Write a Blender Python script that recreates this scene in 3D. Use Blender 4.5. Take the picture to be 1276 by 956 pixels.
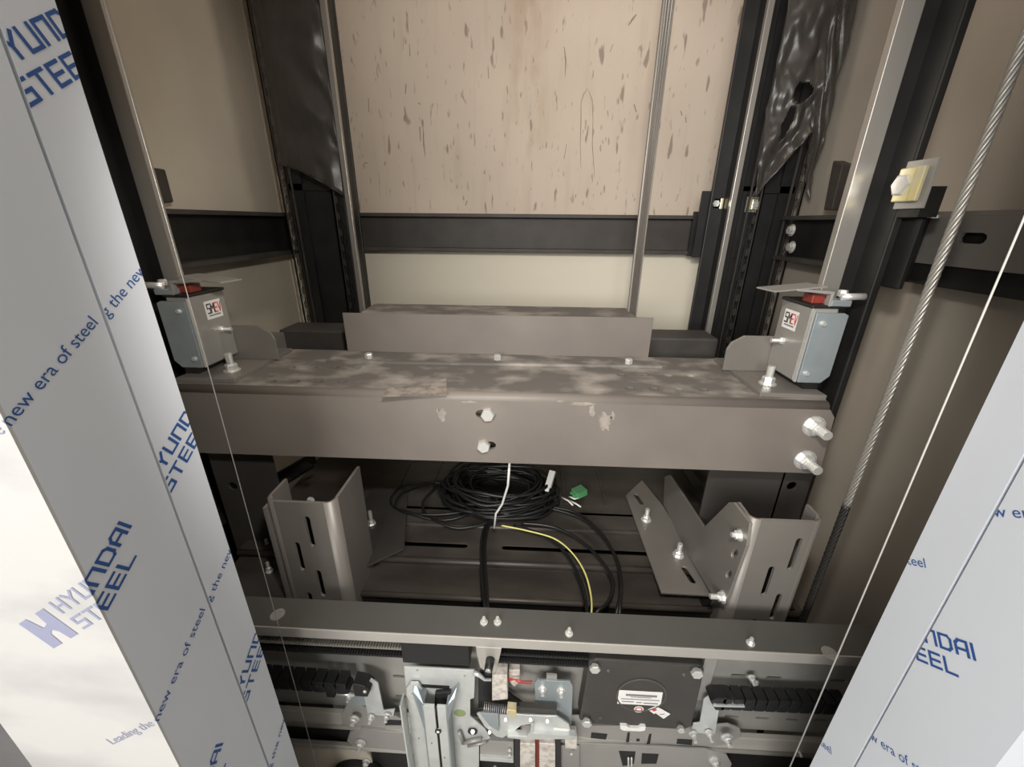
import bpy, bmesh, math, random
from mathutils import Vector, Matrix, geometry, noise
V = Vector
random.seed(7)
for o in list(bpy.data.objects): bpy.data.objects.remove(o)
scene = bpy.context.scene
col = scene.collection

# ---------------------------------------------------------------- camera (lens at the origin, metres)
FPX = 508.0
PITCH, YAW, ROLL = math.radians(21.74), math.radians(2.51), math.radians(0.53)
cp, sp, cy, sy = math.cos(PITCH), math.sin(PITCH), math.cos(YAW), math.sin(YAW)
CF = V((-sy * cp, cy * cp, -sp)); r0 = V((cy, sy, 0)); u0 = r0.cross(CF)
CR = r0 * math.cos(ROLL) + u0 * math.sin(ROLL)
CU = u0 * math.cos(ROLL) - r0 * math.sin(ROLL)
cam = bpy.data.objects.new('camera', bpy.data.cameras.new('camera')); col.objects.link(cam)
cam.matrix_world = Matrix(((CR.x, CU.x, -CF.x, 0), (CR.y, CU.y, -CF.y, 0), (CR.z, CU.z, -CF.z, 0), (0, 0, 0, 1)))
cam.data.sensor_width = 36; cam.data.lens = 36 * FPX / 1276; cam.data.clip_start = 0.02
scene.camera = cam

# ---------------------------------------------------------------- world, lights, exposure
w = bpy.data.worlds.new('world'); scene.world = w; w.use_nodes = True
w.node_tree.nodes['Background'].inputs[0].default_value = (1.0, 0.95, 0.88, 1)
w.node_tree.nodes['Background'].inputs[1].default_value = 0.03
def area(name, loc, target, size, power, colr, sy_=None):
    l = bpy.data.lights.new(name, 'AREA'); l.energy = power; l.color = colr; l.shape = 'RECTANGLE'
    l.size = size; l.size_y = sy_ or size
    o = bpy.data.objects.new(name, l); col.objects.link(o); o.location = loc
    o.rotation_euler = (V(target) - V(loc)).to_track_quat('-Z', 'Y').to_euler()
    return o
area('lobby_light', (-0.75, -1.85, 0.42), (0.10, 1.0, -0.30), 1.6, 72, (1.0, 0.98, 0.955), 0.9)
tl = bpy.data.lights.new('hand_torch', 'SPOT'); tl.energy = 24; tl.color = (1.0, 0.95, 0.88); tl.spot_size = math.radians(104); tl.spot_blend = 0.4; tl.shadow_soft_size = 0.03
to = bpy.data.objects.new('hand_torch', tl); col.objects.link(to); to.location = (0.04, 0.10, 0.20); to.rotation_euler = V((-0.05, 1.0, -0.42)).to_track_quat('-Z', 'Y').to_euler()
area('shaft_fill', (0.10, 1.05, 1.95), (0.1, 1.15, 0.0), 0.3, 12, (1.0, 0.86, 0.74))  # added fill for the shaft walls, stands for no lamp
scene.view_settings.view_transform = 'Standard'
scene.view_settings.look = 'None'
scene.view_settings.exposure = 0.1
scene.view_settings.gamma = 1.0
scene.view_settings.use_curve_mapping = False

# ---------------------------------------------------------------- survey: a sight line met with a known plane of the place
def ray(px, py): return CF + CR * ((px - 638) / FPX) + CU * ((478 - py) / FPX)
def PX(px, py, x): d = ray(px, py); return d * (x / d.x)
def PY(px, py, y): d = ray(px, py); return d * (y / d.y)
def PZ(px, py, z): d = ray(px, py); return d * (z / d.z)
def xz(px, py, y): p = PY(px, py, y); return (p.x, p.z)

# ---------------------------------------------------------------- materials
MATS = {}
def mat(name, c, rough=0.5, metal=0.0, var=None, vscale=8, stretch=(1, 1, 1), bump=0.0, bscale=60, amt=0.5, lo=0.4, hi=0.65, coat=0):
    m = bpy.data.materials.new(name); m.use_nodes = True; nt = m.node_tree; b = nt.nodes['Principled BSDF']
    b.inputs['Base Color'].default_value = (*c, 1); b.inputs['Roughness'].default_value = rough; b.inputs['Metallic'].default_value = metal
    if coat: b.inputs['Coat Weight'].default_value = coat; b.inputs['Coat Roughness'].default_value = 0.15
    tc = nt.nodes.new('ShaderNodeTexCoord'); g = nt.nodes.new('ShaderNodeNewGeometry')
    mp = nt.nodes.new('ShaderNodeMapping'); mp.inputs['Scale'].default_value = stretch
    nt.links.new(g.outputs['Position'], mp.inputs['Vector'])
    if var:
        n = nt.nodes.new('ShaderNodeTexNoise'); n.inputs['Scale'].default_value = vscale; n.inputs['Detail'].default_value = 6
        r = nt.nodes.new('ShaderNodeValToRGB'); r.color_ramp.elements[0].position = lo; r.color_ramp.elements[1].position = hi
        r.color_ramp.elements[1].color = (amt, amt, amt, 1)
        mx = nt.nodes.new('ShaderNodeMix'); mx.data_type = 'RGBA'
        mx.inputs[6].default_value = (*c, 1); mx.inputs[7].default_value = (*var, 1)
        nt.links.new(mp.outputs[0], n.inputs['Vector']); nt.links.new(n.outputs[0], r.inputs[0]); nt.links.new(r.outputs[0], mx.inputs[0])
        nt.links.new(mx.outputs[2], b.inputs['Base Color'])
    if bump:
        n2 = nt.nodes.new('ShaderNodeTexNoise'); n2.inputs['Scale'].default_value = bscale; n2.inputs['Detail'].default_value = 4
        bp = nt.nodes.new('ShaderNodeBump'); bp.inputs['Strength'].default_value = bump; bp.inputs['Distance'].default_value = 0.002
        nt.links.new(mp.outputs[0], n2.inputs['Vector']); nt.links.new(n2.outputs[0], bp.inputs['Height']); nt.links.new(bp.outputs[0], b.inputs['Normal'])
    MATS[name] = m
    return m
mat('film', (0.75, 0.79, 0.85), 0.42, 0.0, (0.70, 0.735, 0.79), 3, amt=0.5)
mat('film_joint', (0.03, 0.03, 0.033), 0.95)
mat('print_blue', (0.03, 0.10, 0.33), 0.5)
mat('print_pale', (0.30, 0.315, 0.44), 0.5)  # same film print, paled in colour for the light behind the film
mat('beam_paint', (0.155, 0.135, 0.12), 0.5, 0.0, (0.20, 0.175, 0.15), 5, amt=0.7, bump=0.05, bscale=200)
mat('beam_dusty', (0.125, 0.115, 0.104), 0.75, 0.0, (0.38, 0.35, 0.31), 12, (1, 1.5, 1), amt=0.8, lo=0.46, hi=0.70)
mat('dust', (0.30, 0.265, 0.23), 0.9, 0.0, (0.17, 0.15, 0.13), 60, amt=1.0)
mat('plate_grey', (0.21, 0.195, 0.175), 0.42, 0.25, (0.17, 0.155, 0.14), 6, amt=0.7)
mat('roof_brown', (0.042, 0.036, 0.031), 0.42, 0.0, (0.075, 0.065, 0.056), 7, (1, 2, 2), amt=0.8)
mat('upright_grey', (0.045, 0.041, 0.037), 0.5, 0.0, (0.032, 0.029, 0.026), 6, amt=0.6)
mat('black_steel', (0.009, 0.0085, 0.008), 0.5, 0.0, (0.019, 0.0175, 0.016), 14, amt=0.6)
mat('dark_steel', (0.036, 0.033, 0.030), 0.5, 0.0, (0.062, 0.057, 0.051), 10, amt=0.7)
mat('dark_brown', (0.040, 0.034, 0.029), 0.6, 0.0, (0.062, 0.052, 0.045), 12, amt=0.7)
mat('rail_bright', (0.42, 0.40, 0.37), 0.38, 0.6, (0.33, 0.31, 0.28), 5, (2, 2, 0.2), amt=0.8)
mat('zinc', (0.66, 0.68, 0.66), 0.35, 0.45, (0.5, 0.53, 0.53), 25, amt=0.6)
mat('zinc_blue', (0.34, 0.385, 0.40), 0.36, 0.4, (0.27, 0.31, 0.325), 18, amt=0.6)
mat('zinc_grey', (0.36, 0.35, 0.33), 0.42, 0.35, (0.29, 0.28, 0.265), 10, amt=0.6)
mat('zinc_plate', (0.40, 0.39, 0.36), 0.4, 0.4, (0.31, 0.30, 0.28), 10, amt=0.6)
mat('bolt_steel', (0.75, 0.75, 0.72), 0.3, 0.6)
mat('yellow_zinc', (0.74, 0.66, 0.34), 0.3, 0.5, (0.62, 0.60, 0.52), 40, amt=0.8)
mat('header_grey', (0.10, 0.10, 0.092), 0.45, 0.3, (0.085, 0.085, 0.078), 6, amt=0.6)
mat('header_lip', (0.50, 0.48, 0.44), 0.4, 0.45, (0.44, 0.42, 0.39), 8, amt=0.6)
mat('aluminium', (0.55, 0.53, 0.48), 0.4, 0.4, (0.46, 0.44, 0.40), 8, (0.3, 1, 4), amt=0.6)
mat('belt_tan', (0.20, 0.185, 0.16), 0.6)
mat('rubber', (0.012, 0.012, 0.012), 0.55)
mat('black_plastic', (0.015, 0.015, 0.016), 0.4)
mat('cable', (0.009, 0.009, 0.009), 0.42)
mat('motor_paint', (0.055, 0.052, 0.048), 0.45, 0.2, (0.07, 0.066, 0.06), 20, amt=0.6)
mat('white_paper', (0.80, 0.79, 0.76), 0.6)
mat('grey_print', (0.22, 0.22, 0.24), 0.6)
mat('black_print', (0.02, 0.02, 0.02), 0.6)
mat('red_print', (0.6, 0.05, 0.04), 0.6)
mat('red_plastic', (0.20, 0.03, 0.02), 0.45)
mat('red_wire', (0.5, 0.05, 0.05), 0.45)
mat('yellow_wire', (0.70, 0.66, 0.22), 0.45)
mat('white_plastic', (0.72, 0.70, 0.66), 0.45)
mat('green_plastic', (0.10, 0.34, 0.14), 0.45)
mat('green_sticker', (0.24, 0.30, 0.13), 0.6)
mat('clear_plastic', (0.66, 0.62, 0.56), 0.25, 0.0, (0.40, 0.35, 0.31), 70, amt=0.9, coat=0.6)
mat('rope_shaded', (0.03, 0.028, 0.025), 0.4)  # rope steel with shade painted into the colour
mat('motor_rim', (0.10, 0.095, 0.09), 0.35, 0.2)  # lighter than the motor paint, a glint painted into the rim
mat('rope_steel', (0.34, 0.325, 0.295), 0.4, 0.5)
mat('wall_cream', (0.54, 0.49, 0.40), 0.85, 0.0, (0.46, 0.41, 0.33), 2.5, amt=0.8, bump=0.08, bscale=40)
mat('wall_right_tone', (0.45, 0.405, 0.34), 0.7, 0.0, (0.36, 0.32, 0.265), 1.8, amt=0.8, bump=0.06, bscale=40)
mat('concrete_dark', (0.06, 0.058, 0.055), 0.9)
mat('lobby_paint', (0.70, 0.69, 0.66), 0.8)
mat('lobby_floor', (0.45, 0.43, 0.40), 0.35)
mat('lobby_stone', (0.05, 0.048, 0.05), 0.5, 0.0, (0.16, 0.155, 0.16), 6, amt=0.7)
mat('marbled', (0.61, 0.605, 0.59), 0.28, 0.0, (0.36, 0.36, 0.365), 4.2, (1, 1, 2.2), amt=0.75, lo=0.50, hi=0.74)  # marble reflected in the casing film, painted as cloudy veins
mat('stain', (0.27, 0.21, 0.16), 0.9)

def wall_back_mat():
    m = bpy.data.materials.new('wall_stained'); m.use_nodes = True; nt = m.node_tree; b = nt.nodes['Principled BSDF']
    N = nt.nodes.new; Lk = nt.links.new
    g = N('ShaderNodeNewGeometry'); b.inputs['Roughness'].default_value = 0.8
    def noise_mask(scale, stretch, lo, hi, detail=4, off=(0, 0, 0)):
        mp = N('ShaderNodeMapping'); mp.inputs['Scale'].default_value = stretch; mp.inputs['Location'].default_value = off
        n = N('ShaderNodeTexNoise'); n.inputs['Scale'].default_value = scale; n.inputs['Detail'].default_value = detail
        r = N('ShaderNodeMapRange'); r.inputs['From Min'].default_value = lo; r.inputs['From Max'].default_value = hi
        Lk(g.outputs['Position'], mp.inputs['Vector']); Lk(mp.outputs[0], n.inputs['Vector']); Lk(n.outputs[0], r.inputs['Value'])
        return r.outputs[0]
    def mix(fac, a, bcol, k=1.0):
        mm = N('ShaderNodeMath'); mm.operation = 'MULTIPLY'; mm.inputs[1].default_value = k; Lk(fac, mm.inputs[0])
        x = N('ShaderNodeMix'); x.data_type = 'RGBA'; Lk(mm.outputs[0], x.inputs[0])
        if isinstance(a, tuple): x.inputs[6].default_value = (*a, 1)
        else: Lk(a, x.inputs[6])
        x.inputs[7].default_value = (*bcol, 1)
        return x.outputs[2]
    c = mix(noise_mask(2.2, (1, 1, 0.7), 0.38, 0.68), (0.60, 0.51, 0.415), (0.50, 0.42, 0.345), 0.9)
    c = mix(noise_mask(26, (1, 1, 0.12), 0.55, 0.75, 3), c, (0.46, 0.36, 0.28), 0.45)
    c = mix(noise_mask(44, (1, 1, 0.26), 0.66, 0.72, 2), c, (0.22, 0.165, 0.13), 0.75)
    c = mix(noise_mask(80, (1, 1, 0.25), 0.66, 0.72, 2, (3, 1, 2)), c, (0.24, 0.18, 0.14), 0.6)
    # rusty run in the middle of the panel, with an edge of its own
    sx = N('ShaderNodeSeparateXYZ'); Lk(g.outputs['Position'], sx.inputs[0])
    ab = N('ShaderNodeMath'); ab.operation = 'ADD'; ab.inputs[1].default_value = 0.03; Lk(sx.outputs[0], ab.inputs[0])
    a2 = N('ShaderNodeMath'); a2.operation = 'ABSOLUTE'; Lk(ab.outputs[0], a2.inputs[0])
    r2 = N('ShaderNodeMapRange'); r2.inputs['From Min'].default_value = 0.09; r2.inputs['From Max'].default_value = 0.01; Lk(a2.outputs[0], r2.inputs['Value'])
    m2 = N('ShaderNodeMath'); m2.operation = 'MULTIPLY'; Lk(r2.outputs[0], m2.inputs[0]); Lk(noise_mask(9, (1.4, 1, 0.5), 0.42, 0.66), m2.inputs[1])
    c = mix(m2.outputs[0], c, (0.36, 0.23, 0.14), 0.85)
    # the smoother cream render below the bracket line
    st = N('ShaderNodeMath'); st.operation = 'LESS_THAN'; st.inputs[1].default_value = -0.05; Lk(sx.outputs[2], st.inputs[0])
    c = mix(st.outputs[0], c, (0.76, 0.70, 0.57), 1.0)
    Lk(c, b.inputs['Base Color'])
    MATS['wall_stained'] = m
wall_back_mat()
def plastic_mat():
    m = bpy.data.materials.new('plastic_sheet'); m.use_nodes = True; nt = m.node_tree; b = nt.nodes['Principled BSDF']
    b.inputs['Base Color'].default_value = (0.075, 0.068, 0.06, 1); b.inputs['Roughness'].default_value = 0.34
    b.inputs['Alpha'].default_value = 0.5; b.inputs['Specular IOR Level'].default_value = 0.6
    MATS['plastic_sheet'] = m
    m2 = bpy.data.materials.new('tape'); m2.use_nodes = True; b = m2.node_tree.nodes['Principled BSDF']
    b.inputs['Base Color'].default_value = (0.45, 0.44, 0.40, 1); b.inputs['Alpha'].default_value = 0.4; b.inputs['Roughness'].default_value = 0.3
    MATS['tape'] = m2
plastic_mat()

# ---------------------------------------------------------------- object helpers
ORI = {}
def tag(o, label=None, cat=None, group=None, kind=None):
    if label: o['label'] = label
    if cat: o['category'] = cat
    if group: o['group'] = group
    if kind: o['kind'] = kind
    return o
def thing(name, label, cat, loc=(0, 0, 0), group=None):
    o = bpy.data.objects.new(name, None); col.objects.link(o); o.location = loc; o.empty_display_size = 0.05
    ORI[o.name] = V(loc)
    return tag(o, label, cat, group)
class MB:
    def __init__(s): s.v = []; s.f = []
    def add(s, vs, fs):
        k = len(s.v); s.v += [V(p) for p in vs]; s.f += [tuple(i + k for i in f) for f in fs]; return s
    def box(s, x0, x1, y0, y1, z0, z1):
        return s.add([(x0, y0, z0), (x1, y0, z0), (x1, y1, z0), (x0, y1, z0), (x0, y0, z1), (x1, y0, z1), (x1, y1, z1), (x0, y1, z1)],
                     [(0, 3, 2, 1), (4, 5, 6, 7), (0, 1, 5, 4), (1, 2, 6, 5), (2, 3, 7, 6), (3, 0, 4, 7)])
    def obox(s, c, ax, ay, az):      # oriented box, half axes
        c = V(c); ax = V(ax); ay = V(ay); az = V(az)
        vs = [c + ax * i + ay * j + az * k for k in (-1, 1) for (i, j) in ((-1, -1), (1, -1), (1, 1), (-1, 1))]
        return s.add(vs, [(0, 3, 2, 1), (4, 5, 6, 7), (0, 1, 5, 4), (1, 2, 6, 5), (2, 3, 7, 6), (3, 0, 4, 7)])
    def bar(s, p, q, wx, wz, up=(0, 0, 1)):
        p = V(p); q = V(q); d = (q - p); a = d.normalized(); sd = a.cross(V(up)).normalized(); u = sd.cross(a)
        return s.obox((p + q) / 2, d / 2, sd * wx / 2, u * wz / 2)
    def cyl(s, p, q, r, n=12, r2=None, ph=0.0):
        p = V(p); q = V(q); a = (q - p).normalized(); t = V((0, 0, 1)) if abs(a.z) < 0.9 else V((1, 0, 0))
        e1 = a.cross(t).normalized(); e2 = a.cross(e1); r2 = r if r2 is None else r2
        vs = []
        for c, rr in ((p, r), (q, r2)):
            for i in range(n):
                th = 2 * math.pi * i / n + ph; vs.append(c + (e1 * math.cos(th) + e2 * math.sin(th)) * rr)
        fs = [(i, (i + 1) % n, n + (i + 1) % n, n + i) for i in range(n)] + [tuple(range(n - 1, -1, -1)), tuple(range(n, 2 * n))]
        return s.add(vs, fs)
    def ring(s, c, a, ri, ro, h, n=16):
        c = V(c); a = V(a).normalized(); t = V((0, 0, 1)) if abs(a.z) < 0.9 else V((1, 0, 0))
        e1 = a.cross(t).normalized(); e2 = a.cross(e1); vs = []
        for (rr, hh) in ((ri, 0), (ro, 0), (ro, h), (ri, h)):
            for i in range(n):
                th = 2 * math.pi * i / n; vs.append(c + (e1 * math.cos(th) + e2 * math.sin(th)) * rr + a * hh)
        fs = []
        for k in range(4):
            for i in range(n): fs.append((k * n + i, k * n + (i + 1) % n, ((k + 1) % 4) * n + (i + 1) % n, ((k + 1) % 4) * n + i))
        return s.add(vs, fs)
    def tube(s, pts, r, n=8):
        pts = [V(p) for p in pts]; m = len(pts); vs = []; prev = None
        for i, p in enumerate(pts):
            a = (pts[min(i + 1, m - 1)] - pts[max(i - 1, 0)]).normalized()
            if prev is None:
                t = V((0, 0, 1)) if abs(a.z) < 0.9 else V((1, 0, 0)); e1 = a.cross(t).normalized()
            else: e1 = (prev - a * prev.dot(a)).normalized()
            prev = e1; e2 = a.cross(e1)
            rr = r[i] if isinstance(r, (list, tuple)) else r
            for k in range(n):
                th = 2 * math.pi * k / n; vs.append(p + (e1 * math.cos(th) + e2 * math.sin(th)) * rr)
        fs = [(i * n + k, i * n + (k + 1) % n, (i + 1) * n + (k + 1) % n, (i + 1) * n + k) for i in range(m - 1) for k in range(n)]
        fs += [tuple(range(n - 1, -1, -1)), tuple((m - 1) * n + k for k in range(n))]
        return s.add(vs, fs)
    def plate(s, outline, holes, o, u, v, t):   # flat plate with real holes; 2D points in (u, v); t along u x v
        o = V(o); u = V(u); v = V(v); n = u.cross(v)
        loops = [[V((p[0], p[1], 0)) for p in outline]] + [[V((p[0], p[1], 0)) for p in h] for h in holes]
        flat = [p for l in loops for p in l]
        tris = geometry.tessellate_polygon(loops)
        k = len(flat)
        vs = [o + u * p.x + v * p.y for p in flat] + [o + u * p.x + v * p.y + n * t for p in flat]
        fs = [tuple(tr) for tr in tris] + [tuple(i + k for i in reversed(tr)) for tr in tris]
        b = 0
        for l in loops:
            m = len(l)
            for i in range(m): fs.append((b + i, b + (i + 1) % m, b + (i + 1) % m + k, b + i + k))
            b += m
        return s.add(vs, fs)
    def plateY(s, pts, y, t, holes=()): return s.plate(pts, holes, (0, y, 0), (1, 0, 0), (0, 0, 1), -t)   # front face at y, solid behind
    def plateZ(s, pts, z, t, holes=()): return s.plate(pts, holes, (0, 0, z), (1, 0, 0), (0, 1, 0), -t)   # top face at z
    def plateX(s, pts, x, t, holes=()): return s.plate(pts, holes, (x, 0, 0), (0, 1, 0), (0, 0, 1), t)    # (y,z) points, solid towards +x
    def build(s, name, m, parent=None, label=None, bevel=0, smooth=False, seg=2):
        me = bpy.data.meshes.new(name)
        if parent is not None: org = ORI[parent.name]
        else:
            xs = [p.x for p in s.v]; ys = [p.y for p in s.v]; zs = [p.z for p in s.v]
            org = V(((min(xs) + max(xs)) / 2, (min(ys) + max(ys)) / 2, min(zs)))
        me.from_pydata([tuple(p - org) for p in s.v], [], s.f)
        bm = bmesh.new(); bm.from_mesh(me); bmesh.ops.recalc_face_normals(bm, faces=bm.faces); bm.to_mesh(me); bm.free()
        me.materials.append(MATS[m])
        o = bpy.data.objects.new(name, me); col.objects.link(o); ORI[o.name] = org
        if parent is not None: o.parent = parent
        else: o.location = org
        if smooth:
            for p in me.polygons: p.use_smooth = True
        if bevel:
            b = o.modifiers.new('bevel', 'BEVEL'); b.width = bevel; b.segments = seg; b.limit_method = 'ANGLE'; b.angle_limit = math.radians(40)
        if label: o['label'] = label
        return o
def slot(cx, cy, ln, wd, ang=0.0, n=4):
    r = wd / 2; h = max(ln / 2 - r, 0); pts = []
    for sgn, a0 in ((1, -math.pi / 2), (-1, math.pi / 2)):
        for i in range(n + 1):
            a = a0 + math.pi * i / n; pts.append((sgn * h + r * math.cos(a), r * math.sin(a)))
    c, s_ = math.cos(ang), math.sin(ang)
    return [(cx + x * c - y * s_, cy + x * s_ + y * c) for x, y in pts]
def rect(x0, x1, y0, y1): return [(x0, y0), (x1, y0), (x1, y1), (x0, y1)]
def rrect(x0, x1, y0, y1, r, n=3):
    pts = []
    for cx, cy_, a0 in ((x1 - r, y0 + r, -90), (x1 - r, y1 - r, 0), (x0 + r, y1 - r, 90), (x0 + r, y0 + r, 180)):
        for i in range(n + 1):
            a = math.radians(a0 + 90 * i / n); pts.append((cx + r * math.cos(a), cy_ + r * math.sin(a)))
    return pts
def bolt(parent, p, axis, r=0.01, h=0.008, washer=True, shank=0.0, nut=False, m='bolt_steel', ph=0.0, name='bolt'):
    p = V(p); a = V(axis).normalized(); b = MB()
    base = 0.002 if washer else 0.0
    b.cyl(p + a * base, p + a * (base + h * 0.8), r, 6, None, ph); b.cyl(p + a * (base + h * 0.8), p + a * (base + h), r, 6, r * 0.86, ph)
    if shank:
        b.cyl(p + a * (base + h), p + a * (base + h + shank), r * 0.55, 10)
        for k in range(max(2, int(shank / 0.004))):
            q = p + a * (base + h + shank * (k + 0.5) / max(2, int(shank / 0.004))); b.cyl(q - a * 0.0006, q + a * 0.0006, r * 0.6, 10)
    o = b.build(name, m, parent)
    if washer:
        wv = MB().ring(p, a, r * 0.5, r * 1.35, 0.002, 14)
        if parent.parent is None: wv.build('washer', m, o)
        else:
            wv.build('washer', m, parent)
    return o

# ================================================================ the setting
def struct(name, b, m, label=None, **k): return tag(b.build(name, m, None, **k), label, None, None, 'structure')
XL, XR, YB = -0.95, 0.87, 1.62
JL, JR = -0.41, 0.49                     # reveal faces of the entrance
Y0, Y1, Y2 = 0.267, 0.370, 0.423         # casing front, joint, inner edge
ZT, ZF = 2.1, -1.55
wb = struct('wall_back', MB().box(XL - 0.1, XR + 0.1, YB, YB + 0.1, -2.2, ZT), 'wall_stained', 'pale pinkish stained plaster wall closing the back of the shaft')
struct('wall_left', MB().box(XL - 0.1, XL, 0.30, YB, -2.2, ZT), 'wall_cream', 'cream plastered side wall behind the side channel')
struct('wall_right', MB().box(XR, XR + 0.1, 0.30, YB, -2.2, ZT), 'wall_right_tone', 'grey brown side wall of the shaft beside the steel rope')
struct('ceiling', MB().box(XL - 0.1, XR + 0.1, 0.3, YB + 0.1, ZT, ZT + 0.1), 'concrete_dark')
struct('floor', MB().box(-2.2, 2.2, -2.4, 0.40, ZF - 0.1, ZF), 'lobby_floor')
struct('ceiling', MB().box(-2.2, 2.2, -2.4, 0.42, 1.15, 1.25), 'lobby_paint')
struct('wall_lobby_back', MB().box(-2.2, 2.2, -2.5, -2.4, ZF, 1.15), 'lobby_paint')
struct('wall_lobby_left', MB().box(-2.3, -2.2, -2.4, 0.3, ZF, 1.15), 'lobby_paint')
struct('wall_lobby_right', MB().box(2.2, 2.3, -2.4, 0.3, ZF, 1.15), 'lobby_paint')
fw = MB().box(-2.2, -0.617, 0.27, 0.40, ZF, 1.15).box(-0.617, -0.441, 0.27, 0.40, ZF, 0.70).box(0.521, 0.70, 0.27, 0.40, ZF, 0.70).box(0.70, 2.2, 0.27, 0.40, ZF, 1.15).box(-0.617, 0.70, 0.27, 0.40, 0.70, 1.15)
struct('wall_front', fw, 'lobby_stone', 'dark stone lobby wall around the lift entrance')

# drips and scratches on the back wall
def mark(pts, wd):
    b = MB(); pts = [PY(x, y, YB - 0.0005) for x, y in pts]; L = []; R = []
    for i, p in enumerate(pts):
        d = (pts[min(i + 1, len(pts) - 1)] - pts[max(i - 1, 0)]).normalized(); n = V((d.z, 0, -d.x)); k = wd * 0.6 * (0.5 + 0.5 * random.random()) * (0.5 if i in (0, len(pts) - 1) else 1)
        L.append(p + n * k); R.append(p - n * k)
    m = len(pts)
    b.add(L + R, [(i, i + 1, m + i + 1, m + i) for i in range(m - 1)])
    b.build('stain', 'stain', wb)
for pts, wd in (([(724, 210), (723, 180), (724, 150), (724, 128), (727, 118), (732, 110)], 0.0028), ([(733, 112), (738, 125), (739, 150), (738, 180), (740, 205), (741, 222)], 0.0028),
                ([(703, 58), (705, 75), (704, 96)], 0.004), ([(608, 82), (609, 98)], 0.005), ([(506, 105), (505, 117)], 0.006), ([(527, 158), (528, 180), (530, 195)], 0.004),
                ([(523, 158), (524, 176)], 0.007), ([(472, 136), (475, 148)], 0.006), ([(459, 122), (460, 140)], 0.005), ([(783, 32), (788, 24), (793, 18)], 0.006),
                ([(706, 180), (703, 198)], 0.004), ([(503, 45), (502, 62)], 0.004), ([(510, 55), (511, 70)], 0.005), ([(582, 250), (580, 256)], 0.008), ([(455, 203), (458, 203)], 0.007),
                ([(521, 128), (524, 130)], 0.006), ([(472, 215), (473, 248)], 0.002), ([(760, 65), (764, 55)], 0.004), ([(790, 130), (793, 140)], 0.006), ([(848, 138), (850, 144)], 0.006),
                ([(854, 146), (855, 153)], 0.007), ([(757, 138), (758, 145)], 0.005), ([(680, 60), (683, 50)], 0.003)):
    mark(pts, wd)

# ---------------------------------------------------------------- entrance jambs clad in printed film
SLOGAN = 'Leading the new era of steel'
def font_tris(txt, size):
    c = bpy.data.curves.new('t', 'FONT'); c.body = txt; c.size = size; c.resolution_u = 3
    o = bpy.data.objects.new('t', c); col.objects.link(o)
    dg = bpy.context.evaluated_depsgraph_get(); me = bpy.data.meshes.new_from_object(o.evaluated_get(dg))
    bpy.data.objects.remove(o); vs = [(v.co.x, v.co.y) for v in me.vertices]; fs = [tuple(p.vertices) for p in me.polygons]
    return vs, fs
def strokes(lines, wd):   # square technical lettering from straight strokes
    vs, fs = [], []
    for ln in lines:
        for a, b in zip(ln[:-1], ln[1:]):
            a = V((*a, 0)); b = V((*b, 0)); d = (b - a).normalized() * (wd / 2); n = V((-d.y, d.x, 0)); k = len(vs)
            h = (k // 4 % 6) * 1.5e-5
            vs += [((a - d + n).x, (a - d + n).y, h), ((a - d - n).x, (a - d - n).y, h), ((b + d - n).x, (b + d - n).y, h), ((b + d + n).x, (b + d + n).y, h)]; fs.append((k, k + 1, k + 2, k + 3))
    return vs, fs
GL = {'H': [[(0, 0), (0, 1)], [(.7, 0), (.7, 1)], [(0, .5), (.7, .5)]], 'Y': [[(0, 1), (.38, .5), (.38, 0)], [(.38, .5), (.76, 1)]],
      'U': [[(0, 1), (0, 0), (.7, 0), (.7, 1)]], 'N': [[(0, 0), (0, 1), (.7, 1), (.7, 0)]], 'D': [[(0, 0), (0, 1), (.55, 1), (.72, .8), (.72, .2), (.55, 0), (0, 0)]],
      'A': [[(0, 0), (0, .75), (.2, 1), (.7, 1), (.7, 0)], [(0, .4), (.7, .4)]], 'I': [[(0, 0), (0, 1)]],
      'S': [[(.7, 1), (0, 1), (0, .52), (.7, .52), (.7, 0), (0, 0)]], 'T': [[(0, 1), (.76, 1)], [(.38, 1), (.38, 0)]],
      'E': [[(.66, 1), (0, 1), (0, 0), (.66, 0)], [(0, .5), (.62, .5)]], 'L': [[(0, 1), (0, 0), (.66, 0)]],
      'M': [[(0, 0), (0, 1), (.4, .45), (.8, 1), (.8, 0)]], 'V': [[(0, 1), (.35, 0), (.7, 1)]]}
def glyphs(word, h, x0, y0, gap=0.32, wd=0.19):
    vs, fs = [], []; x = 0
    for ch in word:
        g = GL[ch]; a, f = strokes([[(px * h + x0 + x, py * h + y0) for px, py in l] for l in g], wd * h); k = len(vs)
        vs += a; fs += [tuple(i + k for i in q) for q in f]
        x += (max(px for l in g for px, _ in l) + gap) * h
    return vs, fs
def emblem(x0, y0, s):
    P = [(0, .95), (.30, .95), (.42, .55), (.62, .60), (.68, .95), (1.0, .95), (1.0, 0), (.70, 0), (.66, .30), (.55, .42), (.40, .34), (.36, 0), (0, 0)]
    P = [(x0 + x * s, y0 + y * s) for x, y in P]
    loops = [[V((*p, 0)) for p in P]]
    return P, [tuple(t) for t in geometry.tessellate_polygon(loops)]
def logo():
    out_v, out_f = [], []
    for i, (vs, fs) in enumerate((glyphs('HYUNDAI', 0.0145, 0, 0, 0.33), glyphs('STEEL', 0.0145, 0.0, -0.0245, 0.36), emblem(-0.056, -0.027, 0.043))):
        vs = [(p[0] * (1.22 if i < 2 else 1.0), p[1], p[2] if len(p) > 2 else 0) for p in vs]
        k = len(out_v); out_v += vs; out_f += [tuple(i + k for i in q) for q in fs]
    return out_v, out_f
SLOG = font_tris(SLOGAN, 0.0162)
sl_w = max(v[0] for v in SLOG[0]); SLOG = ([(x * 0.198 / sl_w, y, 0) for x, y in SLOG[0]], SLOG[1])
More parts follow.
